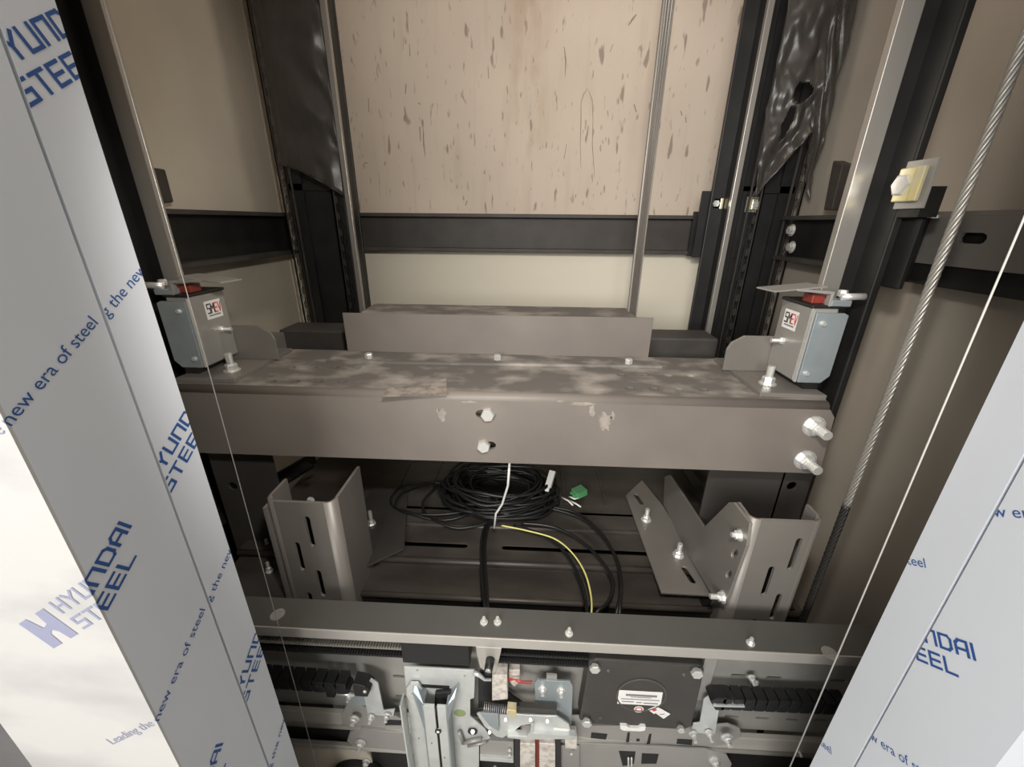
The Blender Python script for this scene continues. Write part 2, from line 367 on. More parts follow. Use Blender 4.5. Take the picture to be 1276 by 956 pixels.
LOGO = logo()
def printed(kind, s0, t0, ang, lo, hi, tlo, mapf, m, parent, name):
    vs, fs = SLOG if kind == 's' else LOGO
    c, s_ = math.cos(ang), math.sin(ang)
    bm = bmesh.new(); bv = [bm.verts.new((s0 + x * c - y * s_, t0 + x * s_ + y * c, h)) for x, y, h in vs]
    for f in fs:
        try: bm.faces.new([bv[i] for i in f])
        except ValueError: pass
    for co, no in (((lo, 0, 0), (-1, 0, 0)), ((hi, 0, 0), (1, 0, 0))):
        bmesh.ops.bisect_plane(bm, geom=bm.verts[:] + bm.edges[:] + bm.faces[:], plane_co=co, plane_no=no, clear_outer=True)
    bm.verts.index_update()
    if len(bm.faces):
        b = MB(); b.add([mapf(v.co.x, v.co.y, v.co.z) for v in bm.verts], [tuple(v.index for v in f.verts) for f in bm.faces])
        b.build(name, m, parent)
    bm.free()
ANG = math.radians(33.5)
def jamb(side):
    left = side < 0; xf = JL if left else JR; sg = 1 if left else -1      # sg: direction into the opening
    root = thing('trim_1' if left else 'trim_2', 'entrance jamb under printed grey film with a marble faced front' if left else 'entrance jamb under white printed film beside the steel rope', None, (xf, Y0, ZF))
    root['kind'] = 'structure'; back = -sg * 0.03
    xs = sorted((xf, xf + back))
    MB().box(xs[0], xs[1], Y0 + 0.0025, Y1 - 0.0017, ZF, 0.70).build('reveal_panel', 'film', root)
    MB().box(xs[0], xs[1], Y1 + 0.0017, Y2, ZF, 0.70).build('inner_panel', 'film', root)
    x2 = sorted((xf - sg * 0.010, xf + back)); MB().box(x2[0], x2[1], Y1 - 0.0017, Y1 + 0.0017, ZF, 0.70).build('joint', 'film_joint', root)
    xw = -0.6065 if left else 0.70; xs = sorted((xf, xw))
    MB().box(xs[0], xs[1], Y0, Y0 + 0.0025, ZF, 0.70).build('front_panel', 'marbled' if left else 'film', root, label='white veined marble casing face' if left else None)
    e = 0.0004
    if left:
        rev = lambda s, t, h: V((xf + e + h, s, t)); fr = lambda s, t, h: V((xf - (Y0 - s), Y0 - e - h, t))
        for k in range(-2, 4):
            ts = -0.579 + 0.376 * k; tl = -0.360 + 0.376 * k
            for kind, s0, t0 in (('s', 0.197, ts), ('l', 0.227, tl)):
                nm = 'lettering' if kind == 's' else 'logo_print'
                printed(kind, s0, t0, ANG, Y0, Y1 - 0.002, 0, rev, 'print_blue', root, nm)
                printed(kind, s0, t0, ANG, 0.07, Y0, 0, fr, 'print_pale', root, nm)
            printed('s', 0.334, -0.116 + 0.378 * (k - 1), ANG, Y1 + 0.0015, Y2 - 0.0005, 0, rev, 'print_blue', root, 'lettering')
            printed('l', 0.358, 0.104 + 0.378 * (k - 1), ANG, Y1 + 0.0015, Y2 - 0.0005, 0, rev, 'print_blue', root, 'logo_print')
    else:
        rev = lambda s, t, h: V((xf - e - h, -s, t))
        for k in range(-2, 4):
            printed('s', -0.450, -0.345 + 0.385 * (k - 1), math.radians(37), -(Y1 - 0.002), -Y0, 0, rev, 'print_blue', root, 'lettering')
            printed('l', -0.411, -0.503 + 0.385 * (k - 1), math.radians(37), -(Y1 - 0.002), -Y0, 0, rev, 'print_blue', root, 'logo_print')
            printed('s', -0.562, -0.505 + 0.385 * (k - 1), math.radians(36), -Y2 + 0.0005, -(Y1 + 0.0015), 0, rev, 'print_blue', root, 'lettering')
    return root
jamb(-1); jamb(1)
hd = MB().box(JL, JR, Y0, Y2, 0.70, 0.73); struct('trim_3', hd, 'film')

# ================================================================ rails and brackets in the shaft
RY = 0.885
def guide_rail(name, label, nose, sg, zlo):   # sg +1: flange towards +x ; blade along x
    r = thing(name, label, 'guide rail', (nose, RY, zlo), 'car guide rails')
    a, b_ = nose, nose + sg * 0.036; MB().box(min(a, b_), max(a, b_), RY - 0.008, RY + 0.008, zlo, 2.05).build('blade', 'rail_bright', r, bevel=0.0015)
    a, b_ = nose + sg * 0.036, nose + sg * 0.064; MB().box(min(a, b_), max(a, b_), RY - 0.006, RY + 0.006, zlo, 2.05).build('neck', 'black_steel', r)
    a, b_ = nose + sg * 0.062, nose + sg * 0.078; MB().box(min(a, b_), max(a, b_), RY - 0.055, RY + 0.055, zlo, 2.05).build('flange', 'black_steel', r, bevel=0.003)
guide_rail('guide_rail', 'steel T rail with bright blade and black flange beside the cream wall', -0.768, -1, -2.1)
guide_rail('guide_rail', 'steel T rail with bright blade and black flange beside the steel rope', 0.594, 1, -2.1)
def cwt_rail(label, x, sg):
    r = thing('counterweight_rail', label, 'guide rail', (x, 1.40, -2.1), 'counterweight rails')
    MB().box(x - 0.008, x + 0.008, 1.40, 1.415, -2.1, 2.05).build('blade', 'rail_bright', r, bevel=0.001)
    MB().box(x - 0.007, x + 0.007, 1.415, 1.46, -2.1, 2.05).build('neck', 'black_steel', r)
    MB().box(x - (0.048 if sg > 0 else 0.055), x + (0.048 if sg > 0 else 0.009), 1.455, 1.468, -2.1, 2.05).build('flange', 'black_steel', r, bevel=0.002)
cwt_rail('narrow black rail with a bright nose between yellow clips at the back wall', 0.615, 1)
cwt_rail('narrow grey rail beside the sheeted slotted posts at the back wall', -0.592, -1)

def channel(name, label, p, q, inward, zt, h, fl, m='dark_steel', tt=0.006, slots=None, mw=None):
    # C channel lying on edge: web plus two flanges pointing inward; p, q = ends of the web's inner foot line (x, y)
    p = V((p[0], p[1], 0)); q = V((q[0], q[1], 0)); n = V((inward[0], inward[1], 0))
    r = thing(name, label, 'steel channel', ((p + q) / 2 + V((0, 0, zt - h))))
    d = q - p; c = (p + q) / 2
    o = MB().obox(c + V((0, 0, zt - h / 2)), d / 2, n * (tt / 2), V((0, 0, h / 2))).build('web', mw or m, r)
    MB().obox(c + n * (fl / 2) + V((0, 0, zt - tt / 2)), d / 2, n * (fl / 2), V((0, 0, tt / 2))).build('top_flange', m, r, bevel=0.0015)
    MB().obox(c + n * (fl / 2) + V((0, 0, zt - h + tt / 2)), d / 2, n * (fl / 2), V((0, 0, tt / 2))).build('bottom_flange', m, r, bevel=0.0015)
    return r
bc = channel('bracket_channel', 'long dark brown channel across the back wall', (-0.80, 1.585), (0.85, 1.585), (0, -1), 0.023, 0.128, 0.045, 'dark_brown', 0.012)
for px, py in ((868, 294), (868, 282)): bolt(bc, PY(px, py, 1.575), (0, -1, 0), 0.012, 0.01)
MB().box(0.55, 0.64, 1.535, 1.545, -0.11, 0.035).build('end_plate', 'black_steel', bc)
sc = channel('bracket_channel', 'black side channel running back along the cream wall to the slotted posts', (-0.90, 0.95), (-0.90, 1.56), (1, 0), 0.020, 0.137, 0.045, 'dark_steel', 0.012, mw='black_steel')
for py in (297, 278): bolt(sc, PX(368, py, -0.862), (1, 0, 0), 0.011, 0.01)
rc = channel('bracket_channel', 'short dark channel between slotted post and car rail by the right side wall', (0.83, 1.02), (0.83, 1.428), (-1, 0), 0.022, 0.130, 0.045, 'dark_steel', 0.012, mw='black_steel')
for py in (287, 308): bolt(rc, PX(987, py, 0.79), (-1, 0, 0), 0.013, 0.01)
def clip(parent, p, n, s, k=1.0):    # square zinc plate, folded yellow clip and bolt; n normal, s sideways
    p = V(p); n = V(n); s = V(s); z = V((0, 0, 1))
    MB().obox(p + n * 0.002, s * 0.022 * k, z * 0.028 * k, n * 0.002).build('clip_plate', 'zinc_grey', parent)
    c = MB().obox(p + n * 0.009 - s * 0.008 * k, s * 0.013 * k, z * 0.02 * k, n * 0.005).obox(p + n * 0.013 + s * 0.012 * k, s * 0.006 * k, z * 0.02 * k, n * 0.004)
    c.build('rail_clip', 'yellow_zinc', parent, bevel=0.002)
    bolt(parent, p + n * 0.0145 - s * 0.010 * k, n, 0.0135 * k, 0.006, False)
# plates that carry the clips of the counterweight rail
cb = thing('clip_bracket', 'black plate with two yellow clips holding the counterweight rail', 'bracket', (0.62, 1.50, 0.02))
MB().box(0.545, 0.708, 1.476, 1.484, -0.11, 0.095).build('plate', 'black_steel', cb)
clip(cb, PY(893, 254, 1.469), (0, -1, 0), (1, 0, 0), 0.8); clip(cb, PY(936, 255, 1.469), (0, -1, 0), (-1, 0, 0), 0.8)

# bracket on the right wall that carries the car rail
wbk = thing('wall_bracket', 'grey slotted wall bracket with a yellow rail clip behind the steel rope', 'bracket', (0.78, 0.8, -0.11))
hz = [slot(*(lambda p: (p.y, p.z))(PX(1211, 297, 0.78)), 0.05, 0.018)]
MB().plateX(rect(0.46, 0.905, -0.072, 0.016), 0.78, 0.008, hz).build('slotted_leg', 'plate_grey', wbk, bevel=0.001)
MB().box(0.78, 0.87, 0.46, 0.99, 0.016, 0.024).build('top_flange', 'plate_grey', wbk)
MB().box(0.788, 0.868, 0.46, 0.99, -0.112, -0.072).build('lower_channel', 'black_steel', wbk)
MB().box(0.672, 0.78, 0.90, 0.985, -0.110, 0.018).build('rail_seat', 'black_steel', wbk, bevel=0.002)
MB().box(0.678, 0.688, 0.80, 0.985, -0.112, 0.012).build('rail_plate', 'black_steel', wbk, bevel=0.002)
MB().box(0.657, 0.688, 0.785, 0.828, 0.012, 0.06).build('clip_tab', 'black_steel', wbk)
MB().box(0.80, 0.868, 0.46, 0.99, -0.072, 0.015).build('shading', 'black_steel', wbk)  # black block added for the shade seen through the slot
clip(wbk, PX(1143, 230, 0.655), (-1, 0, 0), (0, -1, 0), 1.35)
bolt(wbk, PX(1163, 272, 0.76), (0, 0, 1), 0.009, 0.006, False)

# slotted angle posts
def slotted_post(label, x, y, zlo, zhi, sg):
    r = thing('slotted_post', label, 'steel post', (x, y, zlo), 'slotted angle posts')
    holes = []; z = zlo + 0.03
    while z < zhi - 0.03: holes.append(slot(x + sg * 0.022, z, 0.026, 0.011, math.pi / 2, 3)); z += 0.05
    a, b_ = sorted((x, x + sg * 0.042)); MB().plateY(rect(a, b_, zlo, zhi), y, 0.004, holes).build('front_leg', 'dark_steel', r)
    holes = [[(yy - 0, zz) for yy, zz in slot(y + 0.024, z_ + 0.03, 0.026, 0.011, math.pi / 2, 3)] for z_ in [zlo + 0.03 + 0.05 * i for i in range(int((zhi - zlo - 0.1) / 0.05))]]
    MB().plateX(rect(y, y + 0.045, zlo, zhi), x if sg > 0 else x - 0.004, 0.004, holes).build('side_leg', 'dark_steel', r)
slotted_post('dark slotted angle post at the end of the black side channel', -0.823, 1.43, -1.2, 1.9, 1)
slotted_post('dark slotted angle post behind the narrow grey rail', -0.655, 1.43, -1.2, 1.9, 1)
slotted_post('dark slotted angle post under torn plastic at the end of the short channel', 0.835, 1.43, -1.2, 1.9, -1)
slotted_post('dark slotted angle post just behind the narrow black rail', 0.715, 1.43, -1.2, 1.9, -1)
for lab, x0, x1 in (('black backing panel between the posts beside the cream wall', -0.83, -0.62), ('black backing panel between the posts beside the narrow black rail', 0.665, 0.842)):
    p = MB().box(x0, x1, 1.500, 1.512, -1.2, 1.9).box(x0, x0 + 0.05, 1.487, 1.50, -1.2, 1.9).box(x1 - 0.05, x1, 1.487, 1.50, -1.2, 1.9).box(x0, x1, 1.487, 1.51, 0.09, 0.11)  # black panels added to stand for the shade behind the post slots
    tag(p.build('shading_panel', 'black_steel'), lab, 'panel', 'backing panels between posts')

# plastic sheets wrapped round the posts
def sheet(label, fn, nu, nv, skip=lambda u, v: False, top=None):
    b = MB(); vs = [fn(i / nu, j / nv) for j in range(nv + 1) for i in range(nu + 1)]
    fs = [(j * (nu + 1) + i, j * (nu + 1) + i + 1, (j + 1) * (nu + 1) + i + 1, (j + 1) * (nu + 1) + i) for j in range(nv) for i in range(nu) if not skip((i + .5) / nu, (j + .5) / nv)]
    b.add(vs, fs); o = b.build('plastic_sheet', 'plastic_sheet', smooth=True)
    s = o.modifiers.new('thickness', 'SOLIDIFY'); s.thickness = 0.0012
    tag(o, label, 'plastic sheet', 'plastic wrapping on the posts')
def f_left(u, v):
    p = PY(316, 0, 1.41); x = -0.80 + 0.20 * u
    lo = 0.155 - 0.09 * u ** 1.6; z = lo + (1.85 - lo) * v
    y = 1.408 - 0.018 * math.sin(math.pi * u) + 0.012 * noise.noise(V((u * 3, v * 22, 1))) + 0.004 * noise.noise(V((u * 9, v * 60, 4)))
    return V((x, y, z))
def f_right(u, v):
    x = 0.655 + 0.175 * u
    lo = 0.075 + 0.16 * max(0, min(1, (u - 0.05) / 0.6)); lo = lo - 0.17 * max(0, (u - 0.68) / 0.32) ** 0.6
    z = lo + (1.85 - lo) * v
    wr = math.exp(-v * 5)
    y = 1.40 - 0.018 * math.sin(math.pi * u) - wr * 0.02 + (0.005 + 0.03 * wr) * noise.noise(V((u * 4 + v * 8, v * 20, 2))) + (0.0015 + 0.012 * wr) * noise.noise(V((u * 10, v * 50 + u * 10, 6)))
    return V((x, y, z))
sheet('dull clear plastic sheet over the posts beside the cream wall', f_left, 24, 120)
def torn(u, v):
    p = f_right(u, v)
    a = ((p.x - 0.728) / 0.022) ** 2 + ((p.z - 0.335) / 0.026) ** 2; b_ = ((p.x - 0.705 - (p.z - 0.25) * 0.2) / 0.011) ** 2 + ((p.z - 0.262) / 0.042) ** 2
    return a < 1 or b_ < 1
sheet('torn crumpled clear plastic sheet with holes over the posts by the narrow black rail', f_right, 40, 260, torn)

# hanging flat bar in front of the back wall
mat('bar_grey', (0.22, 0.20, 0.175), 0.45, 0.4, (0.30, 0.27, 0.24), 20, (3, 3, 0.2), amt=0.8)
hb = thing('suspension_bar', 'grey grooved bar hanging behind the cover plate in front of the stained wall', 'bar', (0.276, 1.12, -0.30))
MB().box(0.264, 0.289, 1.115, 1.127, -0.30, 2.05).build('bar', 'bar_grey', hb, bevel=0.002)
for k in (0.2705, 0.2765, 0.2825): MB().cyl((k, 1.114, -0.30), (k, 1.114, 2.05), 0.0026, 8).build('strand', 'bar_grey', hb, smooth=True)

# angle stubs beside the car rails
for lab, pts, x in (('small brown fishplate edge behind the rail on the cream wall', [(192, 209), (206, 211), (217, 252), (203, 254)], -0.90), ('small brown fishplate edge behind the rail by the right side wall', [(1038, 200), (1050, 205), (1036, 262), (1026, 262)], 0.80)):
    q = [(lambda p: (p.y, p.z))(PX(a, b_, x)) for a, b_ in pts]
    tag(MB().plateX(q, x, 0.03 if x > 0 else -0.03).build('fishplate', 'dark_brown', bevel=0.003), lab, 'plate')

# ================================================================ crosshead of the car frame
BY, BT, BB = 0.75, -0.324, -0.484
BL, BR = -0.76, 0.603
cr = thing('crosshead_beam', 'wide brown steel crosshead beam with dusty top above the car roof', 'beam', (-0.09, 0.88, BB))
def at_z(px, py): p = PZ(px, py, BT); return (p.x, p.y)
hs = []
for px, py in ((608, 516), (603, 555)):
    p = PY(px + (-5 if py < 530 else 5), py, BY); hs.append(slot(p.x, p.z, 0.035, 0.018))
R_ = 0.014
MB().plateY([(BL, BB), (BR + 0.008, BB), (BR, BT - 0.03), (BR - 0.012, BT - R_), (BL, BT - R_)], BY, 0.007, hs).build('front_web', 'beam_paint', cr)
b = MB(); n = 6; ring_ = []
for rr in (R_, R_ - 0.007):
    for i in range(n + 1):
        a = math.pi / 2 * i / n; ring_.append((BY + R_ - rr * math.cos(a), BT - R_ + rr * math.sin(a)))
vs = [(x, y, z) for x in (BL, BR - 0.014) for y, z in ring_]; m_ = 2 * (n + 1)
fs = [(i, i + 1, m_ + i + 1, m_ + i) for i in range(n)] + [(n + 1 + i + 1, n + 1 + i, m_ + n + 1 + i, m_ + n + 2 + i) for i in range(n)] + [(i, n + 1 + i, n + 2 + i, i + 1) for i in range(n)] + [(m_ + i + 1, m_ + n + 2 + i, m_ + n + 1 + i, m_ + i) for i in range(n)]
b.add(vs, fs).build('bend', 'beam_paint', cr, smooth=True)
th = []
for px in (363, 390, 417, 445): th.append(slot(*at_z(px, 458), 0.022, 0.016))
for px in (338, 368, 397, 427): th.append(slot(*at_z(px, 475.5), 0.022, 0.016))
for px in (774, 803, 833, 861): th.append(slot(*at_z(px, 467 + (px - 774) * 0.02), 0.022, 0.016))
for px in (785, 815, 846, 877): th.append(slot(*at_z(px, 484 + (px - 785) * 0.02), 0.022, 0.016))
MB().plateZ(rect(BL, BR - 0.014, BY + R_, 1.02), BT, 0.007, th).build('top_plate', 'beam_dusty', cr)
MB().box(BL, BR - 0.02, BY + 0.012, 1.01, BT - 0.020, BT - 0.016).build('hole_shade', 'black_steel', cr)  # black sheet added below so the holes look shaded
MB().box(BL, BR - 0.02, 1.013, 1.02, BB, BT - 0.007).build('rear_web', 'dark_steel', cr)
MB().box(BL, BR - 0.02, BY + 0.007, BY + 0.06, BB, BB + 0.007).build('bottom_flange', 'dark_steel', cr)
MB().box(-0.715, 0.515, 1.10, 1.20, -0.46, -0.293).build('rear_channel', 'dark_steel', cr, bevel=0.006)
MB().box(-0.74, -0.70, 1.06, 1.10, -0.46, -0.30).build('rear_stub', 'plate_grey', cr)
# dusty wiped patches with their own outline
def patch(pts, fn, m, nm='dust_patch'):
    k = len(pts); b = MB(); b.add([fn(p) for p in pts], [tuple(range(k))]); b.build(nm, m, cr)
patch([(476, 495), (484, 482), (505, 484), (556, 471), (557, 493), (520, 493.5)], lambda p: PZ(p[0], p[1], BT + 0.0006), 'dust')
for cx, cy_, rx, ry, sd in ((550, 517, 7, 12, 3), (753, 525, 12, 14, 5), (725, 503, 24, 3.2, 7), (738, 512, 5, 9, 9), (764, 520, 4, 10, 12), (546, 512, 3, 4, 14), (700, 500, 8, 2, 15), (585, 501, 16, 2, 2), (361, 497, 3, 2, 4)):
    pts = []
    for i in range(18):
        a = 2 * math.pi * i / 18; k = 0.6 + 0.6 * abs(noise.noise(V((math.cos(a) * 1.7 + sd, math.sin(a) * 1.7, sd)))) * 2
        pts.append((cx + 0.8 * rx * k * math.cos(a), cy_ + 0.8 * ry * k * math.sin(a)))
    patch(pts, lambda p: PY(p[0], p[1], BY - 0.0005), 'dust')
for px, py, ph in ((608, 516, 0.1), (603, 555, 0.3)): bolt(cr, PY(px, py, BY), (0, -1, 0), 0.0145, 0.011, False, ph=ph)
for px, py in ((1014, 531), (1003, 573)): bolt(cr, PY(px, py, BY), (0, -1, 0), 0.0165, 0.014, True, 0.026)
tie = MB().tube([PY(635, 577, 0.785), PY(633, 605, 0.80), PY(626, 628, 0.82), PY(618, 640, 0.83), PY(616, 658, 0.83)], 0.0028, 8)
tag(tie.build('cable_tie', 'white_plastic', smooth=True), 'white cable tie hanging from the beam round the black cable coil', 'cable tie')

# cover plate and box over the sheave
sv = thing('sheave_cover', 'bent brown cover plate bolted on top of the crosshead beam', 'cover', (-0.09, 1.0, BT))
MB().plateY([(-0.472, BT + 0.006), (0.300, BT + 0.006), (0.300, -0.216), (-0.472, -0.218)], 0.995, 0.004).build('front_plate', 'beam_paint', sv, bevel=0.001)
MB().plateZ([(-0.492, 0.915), (0.318, 0.935), (0.308, 0.999), (-0.476, 0.999)], BT + 0.006, 0.006).build('foot_flange', 'beam_dusty', sv)
MB().plateZ([(-0.44, 1.0), (0.275, 1.0), (0.268, 1.165), (-0.452, 1.165)], -0.226, 0.004).build('top_plate', 'beam_dusty', sv)
for x in (-0.44, 0.262): MB().box(x, x + 0.004, 1.0, 1.095, BT, -0.23).build('side_plate', 'dark_steel', sv)
for px, py in ((460, 446), (620, 448), (783, 453)): bolt(sv, PZ(px, py, BT + 0.006), (0, 0, 1), 0.0095, 0.012, False)

# uprights of the car frame under the beam ends
for lab, x0, x1, hole in (('dark steel upright with a round hole under the bolted beam end', 0.412, 0.640, (987, 606)), ('dark steel upright under the beam end beside the grey film jamb', -0.76, -0.60, None)):
    p = PY(*(hole or (290, 606)), 0.80); hh = [slot(p.x, p.z, 0.022, 0.0219, 0, 6)]
    u_ = MB().plateY(rect(x0, x1, -1.5, BB), 0.80, 0.006, hh).box(x0 if x0 < 0 else 0.574, x0 + 0.006 if x0 < 0 else 0.580, 0.80, 0.86, -1.5, BB)
    tag(u_.build('frame_upright', 'upright_grey', bevel=0.001), lab, 'upright', 'car frame uprights')

# ---------------------------------------------------------------- guide shoes at the beam ends
def shoe(sg, ref, label):
    # local: x measured towards the rail (sg), origin = foot corner
    X0 = {1: 0.540, -1: -0.697}[sg]                     # inner vertical edge of the box
    fx = lambda d: X0 + sg * d
    r = thing('guide_shoe', label, 'guide shoe', (X0, 0.85, BT))
    def bx(d0, d1, y0, y1, z0, z1): a, c = sorted((fx(d0), fx(d1))); return MB().box(a, c, y0, y1, z0, z1)
    MB().plateZ([(fx(-0.075), 0.775), (fx(0.05), 0.768), (fx(0.05), 1.0), (fx(-0.075), 1.0)], BT + 0.009, 0.009).build('base_plate', 'plate_grey', r, bevel=0.001)
    g = [(-0.095, 0), (0.03, 0), (0.03, 0.082), (-0.062, 0.082), (-0.088, 0.066), (-0.095, 0.05)]
    MB().plateY([(fx(a), BT + 0.009 + c) for a, c in g], 0.905, 0.006).build('gusset', 'plate_grey', r, bevel=0.001)
    body = bx(0, 0.050, 0.805, 0.905, -0.300, -0.150); body.build('box', 'zinc_grey', r, bevel=0.003)
    fp = MB().plateY([(fx(0.012), -0.300), (fx(0.052), -0.300), (fx(0.066), -0.285), (fx(0.066), -0.162), (fx(0.058), -0.158), (fx(0.006), -0.158), (fx(0.006), -0.300)], 0.798, 0.007)
    o = fp.build('face_plate', 'zinc_blue', r, bevel=0.001)
    for d, z in ((0.022, -0.178), (0.018, -0.280)):
        MB().cyl((fx(d), 0.798, z), (fx(d), 0.792, z), 0.0055, 10, 0.004).build('rivet', 'bolt_steel', o)
    bx(0.001, 0.004, 0.80, 0.806, -0.300, -0.153).build('edge_strip', 'bolt_steel', r)
    bx(-0.004, 0.051, 0.80, 0.905, -0.150, -0.144).build('cap', 'black_plastic', r, bevel=0.002)
    bx(0.004, 0.030, 0.82, 0.85, -0.144, -0.127).build('red_buffer', 'red_plastic', r, 'dark red rubber block', bevel=0.002)
    bx(0.028, 0.066, 0.80, 0.83, -0.146, -0.134).build('clamp', 'zinc_blue', r, bevel=0.002)
    MB().cyl((fx(0.045), 0.805, -0.128), (fx(0.085), 0.80, -0.126), 0.0065, 10).build('adjuster', 'bolt_steel', r, smooth=True)
    bolt(r, (fx(0.052), 0.812, -0.128), (0, 0, 1), 0.008, 0.012, False)
    # bent lever: leg and two plates reaching inwards
    lv = MB().plateY([(fx(0.024), -0.146), (fx(0.029), -0.146), (fx(0.029), -0.118), (fx(-0.040), -0.114), (fx(-0.040), -0.118), (fx(0.024), -0.123)], 0.80, 0.012)
    lv.build('lever', 'zinc_grey', r, bevel=0.0008)
    MB().obox((fx(-0.035), 0.829, -0.1150), V((0.055 * sg, 0.012, 0.0035)), V((-0.004 * sg, 0.026, 0)), V((0, 0, 0.0015))).build('lever_plate', 'zinc_grey', r, bevel=0.0008)
    # sticker on the inner face
    e = -0.0006; lp = lambda y, z: V((fx(e), y, z)); st = MB()
    st.add([lp(0.838, -0.166), lp(0.886, -0.166), lp(0.886, -0.205), lp(0.838, -0.205)], [(0, 1, 2, 3)]); so = st.build('sticker', 'white_paper', r, 'small white sticker with black and red lettering')
    x = 0
    for ch, mm in (('S', 'black_print'), ('M', 'black_print'), ('E', 'red_print'), ('V', 'red_print')):
        vs, fs = strokes([[(px * 0.011 + x, py * 0.019) for px, py in l] for l in GL[ch]], 0.0026)
        y0 = 0.844 if sg < 0 else 0.880; dr = 1 if sg < 0 else -1
        MB().add([V((fx(e - 0.0004 - h), y0 + dr * px, -0.192 + py)) for px, py, h in vs], fs).build('letter', mm, so); x += 0.0108
    MB().add([V((fx(e - 0.0004), 0.845, -0.196)), V((fx(e - 0.0004), 0.879, -0.196)), V((fx(e - 0.0004), 0.879, -0.199)), V((fx(e - 0.0004), 0.845, -0.199))], [(0, 1, 2, 3)]).build('small_print', 'grey_print', so)
    bolt(r, (fx(0), 0.868, -0.232), (-sg, 0, 0), 0.0075, 0.007, False, 0.018)
    bolt(r, (fx(-0.036), 0.825, BT + 0.009), (0, 0, 1), 0.0125, 0.014, True, 0.024)
    MB().box(*sorted((fx(0.02), fx(0.05))), 0.80, 0.90, BT + 0.009, -0.300).build('foot_block', 'black_steel', r)
shoe(1, None, 'zinc guide shoe with red buffer and sticker by the bolted beam end')
shoe(-1, None, 'zinc guide shoe with red buffer beside the grey film jamb')

# ================================================================ ropes and plumb wires
def wire_rope(x, y, z0, z1, r):
    t = thing('wire_rope', 'twisted grey steel wire rope hanging in front of the wall bracket', 'rope', (x, y, z0))
    n = 6; pitch = 0.075; steps = int((z1 - z0) / 0.006)
    for k in range(n):
        pts = [(x + r * 0.62 * math.cos(2 * math.pi * (i * 0.006 / pitch + k / n)), y + r * 0.62 * math.sin(2 * math.pi * (i * 0.006 / pitch + k / n)), z0 + i * 0.006) for i in range(steps + 1)]
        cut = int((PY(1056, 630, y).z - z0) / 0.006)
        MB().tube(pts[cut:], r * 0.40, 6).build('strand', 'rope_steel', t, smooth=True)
        MB().tube(pts[:cut + 1], r * 0.40, 6).build('shaded_strand', 'rope_shaded', t, smooth=True)  # lower rope drawn darker, as it runs on in shade
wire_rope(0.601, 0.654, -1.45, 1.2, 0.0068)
for lab, p, q in (('thin plumb wire hanging close to the grey film jamb', PY(250, 425, 0.47), PY(392, 945, 0.468)), ('thin pale plumb wire hanging between rope and white film jamb', PY(1276, 272, 0.47), PY(992, 938, 0.47))):
    d = (q - p); q2 = q + d * 0.35; p2 = p - d * 1.2 if p.x > 0 else p + V((0, 0, 1.2))
    tag(MB().tube([q2, p, p2], 0.0011 if p.x > 0 else [0.0006, 0.0006, 0.00015], 8).build('plumb_wire', 'white_plastic' if p.x > 0 else 'rope_steel', smooth=True), lab, 'wire')

# ================================================================ car roof
RZ = -0.77
rf = thing('car_roof', 'dark brown slotted sheet metal roof panels of the lift car', 'car roof', (0, 1.1, RZ - 0.06))
def yz(px, py): return PZ(px, py, RZ)
def xr(px, py): return PZ(px, py, RZ).x
s1 = [slot((xr(480, 634) + xr(570, 634)) / 2, 0.948, 0.28, 0.014), slot((xr(715, 644) + xr(800, 646)) / 2, 0.948, 0.24, 0.014)]
MB().plateZ(rect(-0.72, 0.62, 0.884, 1.55), RZ, 0.004, s1).build('roof_panel', 'roof_brown', rf)
MB().cyl((-0.72, 0.884, RZ - 0.006), (0.62, 0.884, RZ - 0.006), 0.0065, 12).build('fold', 'roof_brown', rf, smooth=True)
MB().cyl((-0.72, 0.764, RZ - 0.012), (0.62, 0.764, RZ - 0.012), 0.008, 12).build('fold', 'roof_brown', rf, smooth=True)
MB().cyl((-0.72, 0.676, RZ - 0.030), (0.62, 0.676, RZ - 0.030), 0.007, 12).build('fold', 'roof_brown', rf, smooth=True)
s2 = [slot((-0.40 - 0.145) / 2, 0.812, 0.255, 0.017), slot((-0.058 + 0.315) / 2, 0.812, 0.373, 0.017)]
MB().plateZ(rect(-0.72, 0.62, 0.764, 0.882), RZ - 0.006, 0.004, s2).build('roof_panel', 'roof_brown', rf)
MB().plateY([(-0.72, RZ - 0.028), (0.62, RZ - 0.028), (0.62, RZ - 0.006), (-0.72, RZ - 0.006)], 0.762, 0.004).build('step', 'roof_brown', rf)
MB().plateZ(rect(-0.72, 0.62, 0.676, 0.764), RZ - 0.026, 0.004).build('roof_panel', 'roof_brown', rf, bevel=0.003)
MB().box(-0.72, 0.62, 0.674, 0.680, RZ - 0.30, RZ - 0.032).build('front_edge', 'black_steel', rf)
MB().box(-0.72, 0.62, 0.682, 1.55, RZ - 0.06, RZ - 0.045).build('under_panel', 'black_steel', rf)
# raised ribs across the far part of the roof
for px in (505, 545, 700, 745):
    x = xr(px, 590); MB().box(x - 0.004, x + 0.004, 0.98, 1.5, RZ, RZ + 0.004).build('rib', 'roof_brown', rf)

